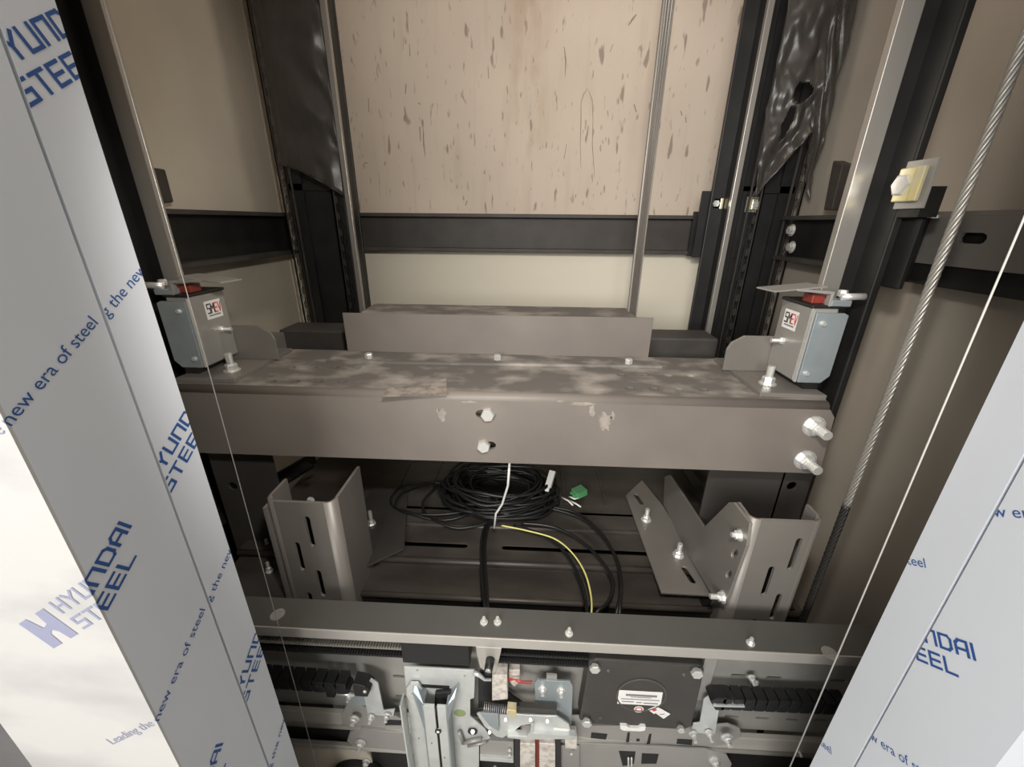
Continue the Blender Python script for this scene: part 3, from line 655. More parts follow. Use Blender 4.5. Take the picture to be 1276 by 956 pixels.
# header brackets: channel with slots, gusset plate, foot on the roof
def ypoint(px, py, x): p = PX(px, py, x); return (p.y, p.z)
def bracket(label, x0, x1, inner, slots, dl, dr):
    # C channel standing on end: slotted front face, rounded bends, side flanges of depth dl / dr
    t = thing('header_bracket', label, 'bracket', ((x0 + x1) / 2, 0.64, RZ - 0.03)); YF = 0.63; zt = -0.512; zb = -0.90; RB = 0.02
    holes = [slot(x, (za + zb_) / 2, abs(za - zb_), 0.0115, math.pi / 2) for x, za, zb_ in slots]
    MB().plateY(rect(x0 + RB, x1 - RB, zb, zt), YF, 0.006, holes).build('front_face', 'plate_grey', t)
    for xe, sg, dp in ((x0, 1, dl), (x1, -1, dr)):
        b = MB(); n = 7; prof = []
        for rr in (RB, RB - 0.006):
            for i in range(n + 1):
                a = math.pi / 2 * i / n; prof.append((xe + sg * (RB - rr * math.cos(a)), YF + RB - rr * math.sin(a)))
        k = len(prof); vs = [(x, y, z) for z in (zb, zt) for x, y in prof]
        fs = [(i, i + 1, k + i + 1, k + i) for i in range(n)] + [(n + 1 + i, n + 2 + i, k + n + 2 + i, k + n + 1 + i) for i in range(n)] + [(k + i, k + i + 1, k + n + 2 + i, k + n + 1 + i) for i in range(n)]
        b.add(vs, fs).build('bend', 'plate_grey', t, smooth=True)
        a = min(xe, xe + sg * 0.006)
        MB().plateX(rect(YF + RB, YF + dp, zb, zt), a, 0.006).build('side_flange', 'plate_grey', t)
    MB().box(x0 + 0.006, x1 - 0.006, 0.676, 0.680, zb, zt - 0.05).build('channel_shade', 'black_steel', t)  # black plate added to paint the shade inside the channel
    return t
br = bracket('slotted grey bracket channel with a notched bolted gusset by the right side wall', 0.418, 0.556, 0.418, [(0.518, -0.55, -0.63), (0.484, -0.622, -0.70), (0.516, -0.692, -0.765), (0.484, -0.765, -0.85)], 0.052, 0.052)
gx = 0.402
pts = [ypoint(*q, gx) for q in ((826, 640), (828, 594), (834, 592), (877, 657), (908, 626), (914, 626), (934, 652), (930, 680), (905, 748), (888, 742))]
gh = [slot(*ypoint(915, 690, gx), 0.03, 0.012, math.radians(115)), slot(*ypoint(908, 716, gx), 0.03, 0.012, math.radians(115))]
MB().plateX(pts, gx, 0.006, gh).build('gusset', 'plate_grey', br, bevel=0.001)
fpts = [(lambda p: (p.x, p.y))(PZ(a, c, RZ + 0.008)) for a, c in ((780, 617), (800, 598), (826, 630), (892, 742), (824, 738))]
fh = [slot(*(lambda p: (p.x, p.y))(PZ(858, 716, RZ + 0.008)), 0.05, 0.014, math.radians(100)), slot(*(lambda p: (p.x, p.y))(PZ(796, 622, RZ + 0.008)), 0.05, 0.014, math.radians(100))]
MB().plateZ(fpts, RZ + 0.008, 0.006, fh).build('foot_plate', 'plate_grey', br, bevel=0.001)
for px, py in ((805, 648), (845, 692)): bolt(br, PZ(px, py, RZ + 0.008), (0, 0, 1), 0.010, 0.012, True, 0.022)
bolt(br, PX(922, 667, gx), (-1, 0, 0), 0.0085, 0.008, True, 0.006); bolt(br, PX(901, 744, gx), (-1, 0, 0), 0.0095, 0.008, True, 0.016)
bl = bracket('slotted grey bracket channel standing beside the grey film jamb', -0.512, -0.372, -0.372, [(-0.431, -0.545, -0.622), (-0.464, -0.612, -0.688), (-0.432, -0.685, -0.76), (-0.464, -0.75, -0.83)], 0.075, 0.13)
MB().plateZ([(-0.372, 0.72), (-0.30, 0.78), (-0.36, 1.02), (-0.47, 1.02), (-0.47, 0.80)], RZ + 0.008, 0.006).build('foot_plate', 'dark_steel', bl, bevel=0.001)
bolt(bl, PZ(463, 653, RZ + 0.008), (0, 0, 1), 0.0085, 0.01, True, 0.03)
bolt(bl, (-0.46, 0.70, -0.56), (0, -1, 0), 0.008, 0.008, False)
# bright cut edge with drilled dimples along the bracket side
MB().box(-0.518, -0.512, 0.632, 0.66, -0.82, -0.53).build('edge_strip', 'plate_grey', bl)
for i in range(9): MB().cyl((-0.519, 0.64, -0.545 - i * 0.026), (-0.515, 0.64, -0.545 - i * 0.026), 0.003, 8).build('rivet', 'bolt_steel', bl)

# bolts, brace and lower frame seen at the dark corner beside the jamb
lf = thing('roof_frame', 'dark angle brace and plate at the roof corner beside the grey film jamb', 'steel frame', (-0.62, 0.8, RZ))
MB().bar(PZ(205, 690, -0.74), PZ(385, 578, -0.70), 0.05, 0.008).build('brace', 'black_steel', lf)
MB().bar(PZ(240, 660, -0.735), PZ(392, 570, -0.70), 0.006, 0.04).build('brace_lip', 'black_steel', lf)
MB().box(-0.80, -0.53, 0.62, 0.72, -0.80, -0.79).build('corner_plate', 'dark_steel', lf, bevel=0.001)
MB().box(-0.80, -0.53, 0.60, 0.62, -0.83, -0.79).build('front_bar', 'dark_steel', lf, bevel=0.002)
for px, py in ((334, 683), (336, 712)): bolt(lf, PZ(px, py, -0.79), (0, 0, 1), 0.0065, 0.01, True, 0.016)
rb = thing('roof_frame', 'dark angle brace behind the notched bracket gusset', 'steel frame', (0.45, 0.95, RZ))
MB().bar(PZ(892, 640, -0.70), PZ(850, 578, -0.72), 0.03, 0.008).build('brace', 'black_steel', rb)
MB().box(0.40, 0.60, 0.68, 0.89, -0.80, -0.79).build('corner_plate', 'black_steel', rb)

# ---------------------------------------------------------------- cables on the roof
cc = thing('cable_coil', 'tangled coil of black cable lying on the car roof behind the white cable tie', 'cable coil', (-0.1, 1.0, RZ))
def loop(cx, cyy, rx, ry, ph, tilt, z0, sd):
    pts = []
    for i in range(41):
        a = 2 * math.pi * i / 40
        kx = 1 + 0.10 * noise.noise(V((math.cos(a) + sd, math.sin(a), sd * 1.3)))
        x = rx * kx * math.cos(a); y = ry * kx * math.sin(a); c, s_ = math.cos(tilt), math.sin(tilt)
        pts.append((cx + x * c - y * s_, cyy + x * s_ + y * c, z0 + 0.012 * noise.noise(V((math.cos(a) * 1.5, math.sin(a) * 1.5, sd)))))
    return pts
for i in range(20):
    rx = random.uniform(0.11, 0.195); ry = random.uniform(0.065, 0.125)
    p = loop(-0.075 + random.uniform(-0.03, 0.035), 1.0 + random.uniform(-0.02, 0.02), rx, ry, 0, random.uniform(-0.25, 0.2), RZ + 0.012 + 0.003 * i, i * 2.7)
    MB().tube(p, random.choice((0.0035, 0.0042, 0.005)), 7).build('cable', 'cable', cc, smooth=True)
for i, (px, py) in enumerate(((565, 618), (545, 622), (575, 630))):
    c_ = PZ(px, py, RZ + 0.01); MB().tube(loop(c_.x, c_.y, 0.165 - 0.025 * i, 0.085, 0, 0.25 - 0.3 * i, RZ + 0.012, 50 + i), 0.004, 7).build('cable', 'cable', cc, smooth=True)
def smoothpath(pts, k=6):
    pts = [V(p) for p in pts]; P = [pts[0]] + pts + [pts[-1]]; out = []
    for i in range(1, len(P) - 2):
        for j in range(k):
            t = j / k; a, b_, c, d = P[i - 1], P[i], P[i + 1], P[i + 2]
            out.append(0.5 * ((2 * b_) + (c - a) * t + (2 * a - 5 * b_ + 4 * c - d) * t * t + (3 * b_ - a - 3 * c + d) * t ** 3))
    return out + [pts[-1]]
def run(pxs, r=0.004, lift=0.012):
    pts = []
    for i, q in enumerate(pxs):
        z = RZ + (q[2] if len(q) > 2 else lift); pts.append(PZ(q[0], q[1], z))
    return smoothpath(pts)
for i, (d, r) in enumerate(((0, 0.0035), (3, 0.0035), (-2.5, 0.003))):
    q = run([(640 + d * 3, 645), (612 + d, 650), (603 + d, 668), (602 + d, 700), (604 + d, 735), (606 + d * .8, 765), (607 + d * 0.8, 800, -0.06)], r, 0.014 + 0.003 * i)
    MB().tube(q, r, 7).build('cable', 'cable', cc, smooth=True)
for q, r in (([(680, 632), (722, 645), (752, 670), (770, 702), (774, 735), (768, 765), (764, 790, -0.05)], 0.0042), ([(672, 630), (715, 638), (745, 660), (765, 690), (774, 725), (772, 765), (770, 790, -0.05)], 0.0042),
             ([(650, 652), (690, 657), (725, 675), (750, 700), (764, 725), (758, 750), (742, 765), (734, 790, -0.05)], 0.0042), ([(640, 655), (680, 668), (705, 690), (722, 720), (730, 750), (732, 775), (732, 795, -0.05)], 0.004)):
    MB().tube(run(q, r, 0.016), r, 7).build('cable', 'cable', cc, smooth=True)
yw = MB().tube(run([(625, 655), (655, 661), (690, 671), (712, 688), (728, 712), (736, 740), (737, 765), (733, 790, -0.05)], 0.003, 0.02), 0.002, 7)
tag(yw.build('earth_wire', 'yellow_wire', smooth=True), 'yellow earth wire curving down from the black cable coil', 'wire')
def plug(px, py, z, d, sz, m, label, cat='connector', name='connector'):
    c = PZ(px, py, RZ + z); d = V(d).normalized(); s_ = d.cross(V((0, 0, 1))).normalized(); u = s_.cross(d)
    t = thing(name, label, cat, c)
    MB().obox(c, d * sz[0], s_ * sz[1], u * sz[2]).build('housing', m, t, bevel=0.0015)
    MB().obox(c - d * (sz[0] * 1.25), d * sz[0] * 0.3, s_ * sz[1] * 0.6, u * sz[2] * 0.6).build('collar', m, t)
    MB().tube([c - d * sz[0] * 1.5, c - d * sz[0] * 2.4 - s_ * 0.006, c - d * sz[0] * 3.5 + V((0, 0, -0.02))], 0.0022, 6).build('lead', 'cable', t, smooth=True)
    return t
plug(686, 597, 0.085, (0.25, 0.6, 0.6), (0.024, 0.009, 0.006), 'white_plastic', 'small white tag connector standing up from the cable coil')
plug(722, 613, 0.02, (0.8, 0.5, 0.1), (0.018, 0.016, 0.010), 'green_plastic', 'small green terminal connector at the end of the cable coil')
for (px, py, q), wl in zip(((716, 622, (722, 620)), (718, 628, (724, 632)), (708, 624, (714, 630))), ('short white wire end reaching up against the green connector', 'short white wire end bending away below the green connector', 'short white wire end closest to the cable coil near the green connector')):
    tag(MB().tube([PZ(px - 8, py - 4, RZ + 0.012), PZ(px, py, RZ + 0.016), PZ(*q, RZ + 0.012)], 0.0026, 6).build('wire_end', 'white_plastic', smooth=True), wl, 'wire', 'white wire ends')

# ================================================================ door header at the front of the car
HZ = -0.71; HY = 0.52
dh = thing('door_header', 'long grey door header with a bright front lip across the car front', 'door header', (0, 0.56, -1.2))
HX0, HX1 = -0.62, 0.66
MB().box(HX0, HX1, HY, 0.582, HZ - 0.003, HZ).build('top_plate', 'header_grey', dh, bevel=0.001)
MB().box(HX0, HX1, HY - 0.003, HY, HZ - 0.023, HZ + 0.0005).build('lip', 'header_lip', dh, bevel=0.001)
BYP = 0.568    # back plate of the header
def bp(px, py, y=BYP): return xz(px, py, y)
sl = []
for x in (342, 368, 394): c = bp(x, 859); sl.append(slot(c[0], c[1], 0.030, 0.007))
for x, y in ((921, 842), (965, 845), (1045, 849)): c = bp(x, y); sl.append(slot(c[0], c[1], 0.034, 0.008))
for x, y in ((912, 893), (950, 895), (988, 897), (1022, 898)): c = bp(x, y); sl.append(slot(c[0], c[1], 0.030, 0.007))
for x, y in ((497, 843), (500, 868)): c = bp(x, y); sl.append(slot(c[0], c[1], 0.026, 0.008))
MB().plateY(rect(HX0, HX1, -1.02, HZ - 0.003), BYP, 0.004, sl).build('back_plate', 'zinc_plate', dh)
MB().box(HX0, HX1, 0.574, 0.580, -1.02, HZ - 0.004).build('slot_shade', 'black_steel', dh)  # black sheet added behind the slots in place of shade
for px, py, ax in ((603, 776, 1), (620, 776, 1), (709, 790, 1), (935, 802, 1)): bolt(dh, PZ(px, py, HZ), (0, 0, 1), 0.0055, 0.006, True, 0.006)
for px, py in ((346, 766), (1034, 814)): p = PZ(px, py, HZ + 0.0006); MB().cyl(p, p + V((0, 0, 0.0006)), 0.013, 20).build('tape_dot', 'tape', dh)
# hanger tracks: two bright aluminium bars with rolled edges and lower skirt
def track(px0, py0, px1, py1, h, y, name, m='aluminium', t=0.012):
    a = xz(px0, py0, y); b_ = xz(px1, py1, y); z = (a[1] + b_[1]) / 2
    MB().box(HX0, HX1, y, y + t, z - h, z).build(name, m, dh, bevel=0.002)
    return z
TZ = lambda px, py, y: PY(px, py, y).z
zt1 = TZ(420, 890, 0.548); zb1 = TZ(420, 905, 0.548)
MB().box(HX0, HX1, 0.548, 0.560, zb1, zt1).build('track', 'aluminium', dh, bevel=0.002)
MB().cyl((HX0, 0.546, zb1 + 0.002), (HX1, 0.546, zb1 + 0.002), 0.0045, 10).build('track_bead', 'aluminium', dh, smooth=True)
MB().box(HX0, HX1, 0.562, 0.567, -1.40, zb1).build('gap_panel', 'black_steel', dh)
zt2 = TZ(400, 929, 0.545)
MB().box(HX0, -0.20, 0.545, 0.556, zt2 - 0.014, zt2).build('track', 'aluminium', dh, bevel=0.002)
MB().box(HX0, -0.352, 0.556, 0.561, -1.45, zt2 - 0.014).build('skirt', 'wall_cream', dh)
# toothed belt
belt = thing('drive_belt', 'black toothed door drive belt running under the header lip', 'belt', (0, 0.545, -0.785))
for lab, x0, x1, za in (('l', HX0, -0.232, -0.768), ('r', -0.05, 0.128, -0.768)):
    mb_ = 'belt_tan' if lab == 'l' else 'rubber'  # upper run at the left gets a lighter tan colour
    MB().box(x0, x1, 0.530, 0.552, za - 0.004, za - 0.001).build('belt_band', mb_, belt)
    b = MB(); x = x0
    while x < x1 - 0.003: b.box(x, x + 0.0028, 0.530, 0.552, za - 0.001, za + 0.0018); x += 0.0055
    b.build('belt_teeth', mb_, belt)
    MB().box(x0, x1, 0.530, 0.552, za - 0.026, za - 0.023).build('belt_band', 'rubber', belt)
    b = MB(); x = x0
    while x < x1 - 0.003: b.box(x, x + 0.0028, 0.530, 0.552, za - 0.023, za - 0.020); x += 0.0055
    b.build('belt_teeth', 'rubber', belt)

# cable carriers
def carrier(label, p, q, end_sign):
    t = thing('cable_carrier', label, 'cable carrier', ((p[0] + q[0]) / 2, 0.53, p[1] - 0.03), 'cable carriers on the door header')
    L = q[0] - p[0]; n = max(4, int(abs(L) / 0.021)); me = None; h = 0.032
    for i in range(n):
        f = i / n; x = p[0] + L * f; z = p[1] + (q[1] - p[1]) * f; wx = abs(L) / n
        b = MB().box(x - wx * .5, x + wx * .34, 0.518, 0.522, z - h, z).box(x - wx * .5, x + wx * .34, 0.541, 0.545, z - h, z).box(x - wx * .46, x + wx * .40, 0.520, 0.543, z - 0.006, z - 0.001).box(x - wx * .5, x + wx * .5, 0.5195, 0.5435, z - h, z - h + 0.014)
        b.cyl((x - wx * .2, 0.5172, z - h / 2), (x - wx * .2, 0.5182, z - h / 2), 0.004, 8)
        b.build('chain_link', 'black_plastic', t, bevel=0.0012)
    return t
pL = xz(325, 842, 0.522); qL = xz(440, 851, 0.522)
c1 = carrier('black cable carrier chain ending beside the door coupler plate', pL, qL, 1)
p_ = xz(452, 853, 0.52); MB().plateY([(p_[0] - 0.02, p_[1] + 0.002), (p_[0] + 0.004, p_[1] - 0.004), (p_[0] + 0.014, p_[1] - 0.016), (p_[0] + 0.006, p_[1] - 0.036), (p_[0] - 0.02, p_[1] - 0.036)], 0.518, 0.027).build('end_link', 'black_plastic', c1, bevel=0.0015)
bolt(c1, (p_[0] + 0.003, 0.518, p_[1] - 0.018), (0, -1, 0), 0.004, 0.002, False)
pR = xz(908, 869, 0.522); qR = xz(1065, 876, 0.522)
c2 = carrier('black cable carrier chain running from the motor towards the white film jamb', pR, qR, 1)
p_ = xz(893, 869, 0.52); MB().plateY([(p_[0] + 0.02, p_[1]), (p_[0], p_[1] - 0.002), (p_[0] - 0.01, p_[1] - 0.012), (p_[0] + 0.004, p_[1] - 0.036), (p_[0] + 0.02, p_[1] - 0.036)], 0.518, 0.027).build('end_link', 'black_plastic', c2, bevel=0.0015)
bolt(c2, (p_[0] - 0.001, 0.518, p_[1] - 0.018), (0, -1, 0), 0.004, 0.002, False)

# zinc brackets that hold the carriers on the door hangers
def pl(pts, y, t): return MB().plateY([xz(a, b_, y) for a, b_ in pts], y, t)
hg = thing('door_hanger', 'grey hanger plate with zinc carrier bracket beside the coupler plate', 'door hanger', (-0.33, 0.54, -1.0))
pl([(426, 890), (432, 878), (444, 876), (455, 882), (478, 888), (500, 896), (504, 907), (426, 903)], 0.540, 0.004).build('hanger_plate', 'zinc_grey', hg, bevel=0.0008)
pl([(462, 846), (471, 852), (478, 886), (492, 884), (490, 893), (458, 891), (452, 862)], 0.532, 0.003).build('carrier_bracket', 'zinc', hg, bevel=0.0008)
pl([(428, 861), (455, 862), (458, 880), (432, 878)], 0.534, 0.003).build('bracket_wing', 'zinc_blue', hg, bevel=0.0008)
pl([(480, 897), (500, 898), (500, 904), (480, 904)], 0.5395, 0.001).build('window', 'rubber', hg)
pl([(405, 857), (418, 858), (417, 870), (407, 869)], 0.535, 0.015).build('stop_block', 'rubber', hg, bevel=0.001)
for px, py, r in ((442, 895, 0.008), (463, 893, 0.006), (483, 891, 0.006), (436, 866, 0.005)): bolt(hg, PY(px, py, 0.530), (0, -1, 0), r, 0.006, True, 0.006)
MB().cyl(PY(420, 864, 0.528), PY(442, 866, 0.528), 0.004, 8).build('adjuster', 'bolt_steel', hg, smooth=True)
pl([(436, 912), (452, 908), (520, 914), (520, 938), (440, 931), (432, 924)], 0.542, 0.006).build('roller_plate', 'zinc_grey', hg, bevel=0.002)
bolt(hg, PY(450, 925, 0.541), (0, -1, 0), 0.009, 0.008, True, 0.010); bolt(hg, PY(457, 948, 0.535), (0, -1, 0), 0.007, 0.008, True, 0.008)
c_ = PY(445, 975, 0.54); MB().cyl(c_, c_ + V((0, 0.022, 0)), 0.062, 32).build('roller', 'rubber', hg, bevel=0.003)

hr = thing('door_hanger', 'grey hanger plate with zinc carrier bracket right beside the black motor', 'door hanger', (0.39, 0.54, -1.0))
pl([(738, 905), (880, 905), (908, 903), (922, 908), (924, 918), (905, 928), (880, 932), (735, 920), (710, 916), (712, 893), (728, 893)], 0.547, 0.004).build('hanger_plate', 'zinc_grey', hr, bevel=0.0008)
for q in ([(737, 913), (757, 915), (755, 922), (736, 920)], [(844, 921), (863, 922), (862, 929), (843, 927)]): pl(q, 0.5465, 0.001).build('window', 'rubber', hr)
for q in ([(782, 913), (785, 913), (784, 925), (780, 925)], [(809, 915), (812, 915), (810, 927), (806, 927)], [(793, 921), (797, 921), (797, 924), (793, 924)]): pl(q, 0.5465, 0.001).build('notch', 'rubber', hr)
pl([(877, 872), (886, 866), (897, 880), (891, 916), (872, 914), (862, 912), (864, 902), (872, 901)], 0.532, 0.003).build('carrier_bracket', 'zinc', hr, bevel=0.0008)
pl([(890, 879), (928, 880), (928, 882), (890, 881)], 0.515, 0.03).build('carrier_ledge', 'zinc', hr)
for px, py, r in ((863, 913, 0.006), (883, 912, 0.006), (905, 918, 0.009)): bolt(hr, PY(px, py, 0.530), (0, -1, 0), r, 0.006, True, 0.010)
pl([(700, 925), (880, 934), (905, 940), (912, 952), (905, 975), (700, 965)], 0.541, 0.004).build('lower_plate', 'zinc_grey', hr, bevel=0.0008)
for q in ([(771, 936), (792, 937), (790, 952), (776, 955)], [(800, 939), (821, 940), (818, 952), (799, 952)]): pl(q, 0.5405, 0.001).build('window', 'rubber', hr)
bolt(hr, PY(890, 947, 0.541), (0, -1, 0), 0.009, 0.008, True, 0.010)
for px in (783, 787): MB().cyl(PY(px, 944, 0.538), PY(px, 968, 0.538), 0.002, 8).build('pin', 'bolt_steel', hr, smooth=True)
for px, py in ((936, 843), (940, 850), (994, 932)): bolt(dh, PY(px, py, 0.556), (0, -1, -0.2), 0.006, 0.006, True, 0.008)

# motor
mo = thing('door_motor', 'black square door motor with white label under the header lip', 'motor', (0.237, 0.54, -0.965))
mp = [xz(*q, 0.53) for q in ((734, 826), (742, 822), (872, 830), (878, 835), (862, 906), (852, 910), (727, 902), (722, 897))]
MB().plateY(mp, 0.53, 0.034).build('body', 'motor_paint', mo, bevel=0.003)
c_ = PY(799, 866, 0.53); MB().ring(c_, (0, -1, 0), 0.046, 0.049, 0.0022, 40).build('rim', 'motor_rim', mo, bevel=0.0006); MB().cyl(c_ + V((0, 0.001, 0)), c_ + V((0, -0.0012, 0)), 0.046, 40).build('cap', 'motor_paint', mo)
def lab(pts, y, m, par, nm='label', lb=None):
    b = MB(); b.add([PY(a, c, y) for a, c in pts], [tuple(range(len(pts)))]); return b.build(nm, m, par, lb)
lb = lab([(771.5, 860), (826, 863), (823, 880), (769, 877)], 0.5284, 'white_paper', mo, 'label', 'white printed label')
for x0, x1, y0, h in ((780, 819, 864.3, 2.6), (774, 822, 870.2, 1.0), (775, 790, 873.4, 1.1), (793, 800, 873.8, 1.1), (802, 820, 874.1, 1.3), (786, 812, 867.6, 0.8)):
    o = (x0 - 771) * 0.055; o2 = (x1 - 771) * 0.055
    lab([(x0, y0 + o), (x1, y0 + o2), (x1 - .4, y0 + o2 + h), (x0 - .4, y0 + o + h)], 0.5281, 'grey_print', lb, 'small_print')
c_ = PY(796, 884.3, 0.5284); o = MB().cyl(c_ + V((0, .0004, 0)), c_, 0.0095, 20).build('round_sticker', 'white_paper', mo); MB().ring(c_, (0, -1, 0), 0.005, 0.0075, 0.0002, 16).build('ring_print', 'red_print', o)
so = lab([(807, 884.5), (817, 880), (825, 884), (815, 890)], 0.5284, 'white_paper', mo, 'sticker'); lab([(811, 884), (815, 882.5), (819, 885), (815, 887)], 0.5281, 'red_print', so, 'print')
so = lab([(817, 889), (824, 883.5), (835.5, 890), (827, 896)], 0.5282, 'white_paper', mo, 'sticker'); lab([(822, 890), (828, 889.6), (828, 890.6), (822, 891)], 0.5279, 'grey_print', so, 'print')
for px, py, r in ((741, 831.5, 0.0105), (868, 837.5, 0.0115), (731, 899, 0.0105), (848, 907, 0.008)): bolt(mo, PY(px, py, 0.525), (0, -1, 0), r, 0.007, False); MB().cyl(PY(px, py, 0.525), PY(px, py, 0.53) + V((0, .004, 0)), r * 0.7, 10).build('spacer', 'bolt_steel', mo)
for px, py in ((758, 836), (748, 895), (852, 841)): MB().cyl(PY(px, py, 0.5295), PY(px, py, 0.528), 0.003, 8).build('screw', 'dark_steel', mo)
hnd = pl([(773, 905), (781, 905.4), (785, 908), (796, 908.6), (799, 906), (805, 906.4), (804, 911), (798, 912), (777, 911), (773, 909)], 0.524, 0.008); hnd.build('handle', 'white_paper', mo, 'white handle strip', bevel=0.001)
MB().box(0.352, 0.375, 0.548, 0.567, -0.90, -0.74).build('side_post', 'zinc_grey', mo)

# coupler: plate with two vertical vanes
cpk = thing('door_coupler', 'bright zinc coupler plate with two long vertical vanes', 'door coupler', (-0.16, 0.53, -1.2))
MB().plateY([xz(*q, 0.53) for q in ((503, 831), (592, 836), (591, 870), (586, 872), (586, 893), (604, 908), (611, 920), (597, 930), (597, 990), (520, 990))], 0.53, 0.004).build('plate', 'zinc', cpk, bevel=0.001)
MB().box(-0.232, -0.10, 0.528, 0.566, -0.805, -0.745).build('belt_clamp', 'rubber', cpk, bevel=0.002)
pl([(526, 853), (560, 855), (560, 859), (526, 857)], 0.5295, 0.001).build('slot', 'rubber', cpk)
pl([(542, 864), (562, 863), (565, 874), (560, 880), (541, 880)], 0.522, 0.008).build('rubber_stop', 'rubber', cpk, bevel=0.002)
pl([(506, 858), (511, 852), (521, 852), (526, 860), (526, 885), (514, 880), (506, 868)], 0.522, 0.005).build('crank', 'zinc', cpk, bevel=0.0015)
MB().ring(PY(514, 863, 0.5215), (0, -1, 0), 0.003, 0.0075, 0.003, 18).build('pivot', 'bolt_steel', cpk)
# vanes: folded strips standing off the plate
def vane(xa, xb, xc, flare, m2, zt):
    z0 = -1.30
    MB().box(xa, xb, 0.500, 0.505, z0, zt).build('vane', 'zinc', cpk, bevel=0.0008)
    a, c = sorted((xc, xc + 0.003)); MB().box(a, c, 0.500, 0.528, z0, zt).build('vane_web', 'zinc_blue', cpk, bevel=0.0008)
def fy(px, py, y=0.50): return xz(px, py, y)
zt = xz(535, 880, 0.50)[1]; xv = [xz(px, 900, 0.50)[0] for px in (529, 543, 546, 557)]
vane(xv[0], xv[1], xv[0] - 0.003, -1, None, zt); vane(xv[2], xv[3], xv[3], 1, None, zt)
b = MB(); xa = xv[0]; q = [V((xa, 0.50, zt)), V((xa, 0.528, zt)), V((xa - 0.022, 0.526, zt + 0.028)), V((xa - 0.024, 0.515, zt + 0.014)), V((xa - 0.002, 0.498, zt - 0.07))]
b.add(q + [p + V((0.002, 0.001, 0)) for p in q], [(0, 1, 2, 3, 4), (9, 8, 7, 6, 5)] + [(i, (i + 1) % 5, 5 + (i + 1) % 5, 5 + i) for i in range(5)]).build('flare', 'zinc_blue', cpk)
b = MB(); xa = xv[3]; q = [V((xa, 0.50, zt)), V((xa + 0.002, 0.528, zt)), V((xa + 0.020, 0.526, zt + 0.030)), V((xa + 0.016, 0.510, zt + 0.012)), V((xa, 0.498, zt - 0.05))]
b.add(q + [p + V((0.002, 0.001, 0)) for p in q], [(0, 1, 2, 3, 4), (9, 8, 7, 6, 5)] + [(i, (i + 1) % 5, 5 + (i + 1) % 5, 5 + i) for i in range(5)]).build('flare', 'zinc_blue', cpk)
MB().box(xv[0] - 0.05, xv[0] - 0.046, 0.505, 0.53, -1.3, -0.90).build('side_strip', 'zinc', cpk, bevel=0.0008)
MB().ring(PY(546, 911, 0.499), (0, -1, 0), 0.0035, 0.0065, 0.002, 18).build('ring', 'black_plastic', cpk); MB().cyl(PY(546, 911, 0.5005), PY(546, 911, 0.4985), 0.0036, 12).build('rivet', 'bolt_steel', cpk)
for px, py, y in ((538, 926, 0.4998), (554, 944, 0.4998), (520, 835, 0.5298), (579, 842, 0.5298), (522, 920, 0.5298)): MB().cyl(PY(px, py, y), PY(px, py, y - 0.0006), 0.0022, 10).build('hole', 'grey_print', cpk)
c_ = PY(573, 889, 0.5295); MB().plateY([(c_.x + 0.0125 * math.cos(2 * math.pi * i / 24), c_.z + 0.0115 * math.sin(2 * math.pi * i / 24)) for i in range(24)], 0.5295, 0.0004).build('sticker', 'green_sticker', cpk, 'olive green oval sticker')
MB().ring(PY(589, 911, 0.5292), (0, -1, 0), 0.004, 0.0105, 0.002, 20).build('bush', 'black_plastic', cpk); MB().cyl(PY(589, 912, 0.529), PY(589, 912, 0.524), 0.0045, 12).build('pin', 'bolt_steel', cpk)
for a, r in ((((572, 912), (577, 925)), 0.004), (((576, 926), (600, 921)), 0.004), (((583, 930), (606, 925)), 0.003)):
    MB().cyl(PY(*a[0], 0.524), PY(*a[1], 0.524), r, 10).build('spring', 'zinc_grey', cpk, smooth=True)
bolt(cpk, PY(577, 926, 0.526), (0, -1, 0), 0.005, 0.005, False)

# stop tab hanging from the lip
tb = thing('stop_tab', 'pale tapered tab with black roller pin hanging from the header lip', 'tab', (-0.07, 0.52, -0.84))
pl([(593, 806), (625, 808), (624, 814), (618, 838), (611, 840), (598, 832), (594, 815)], 0.517, 0.003).build('tab', 'header_lip', tb, bevel=0.0008)
MB().cyl(PY(611, 822, 0.516), PY(608, 838, 0.490), 0.0085, 14, 0.0075).build('roller_pin', 'black_plastic', tb, smooth=True)
MB().cyl(PY(608.5, 835, 0.4925), PY(608, 838, 0.489), 0.0055, 12).build('pin_end', 'bolt_steel', tb)
arm = MB().tube([PY(590, 838, 0.522), PY(598, 842, 0.52), PY(604, 847, 0.52), PY(612, 847, 0.52)], [0.005, 0.004, 0.003, 0.003], 8); arm.build('arm', 'zinc', tb, smooth=True)

# switches and latch
sw = thing('limit_switch', 'cloudy clear switch box with red wires beside the coupler plate', 'switch', (-0.06, 0.54, -0.91))
pl([(613, 842), (632, 842), (633, 872), (613, 874)], 0.528, 0.03).build('box', 'clear_plastic', sw, bevel=0.002)
pl([(634, 836), (648, 836), (648, 850), (641, 857), (634, 850)], 0.545, 0.018).build('terminal', 'clear_plastic', sw, bevel=0.002)
pl([(596, 842), (612, 846), (640, 870), (655, 880), (596, 882)], 0.552, 0.006).build('mount', 'black_plastic', sw)
MB().tube(smoothpath([PY(632, 845, 0.54), PY(641, 847, 0.535), PY(648, 851, 0.535), PY(662, 852, 0.54)]), 0.0014, 6).build('wire', 'red_wire', sw, smooth=True)
MB().tube(smoothpath([PY(634, 848, 0.54), PY(643, 847, 0.535), PY(652, 849, 0.535), PY(663, 849, 0.545)]), 0.0014, 6).build('wire', 'red_wire', sw, smooth=True)

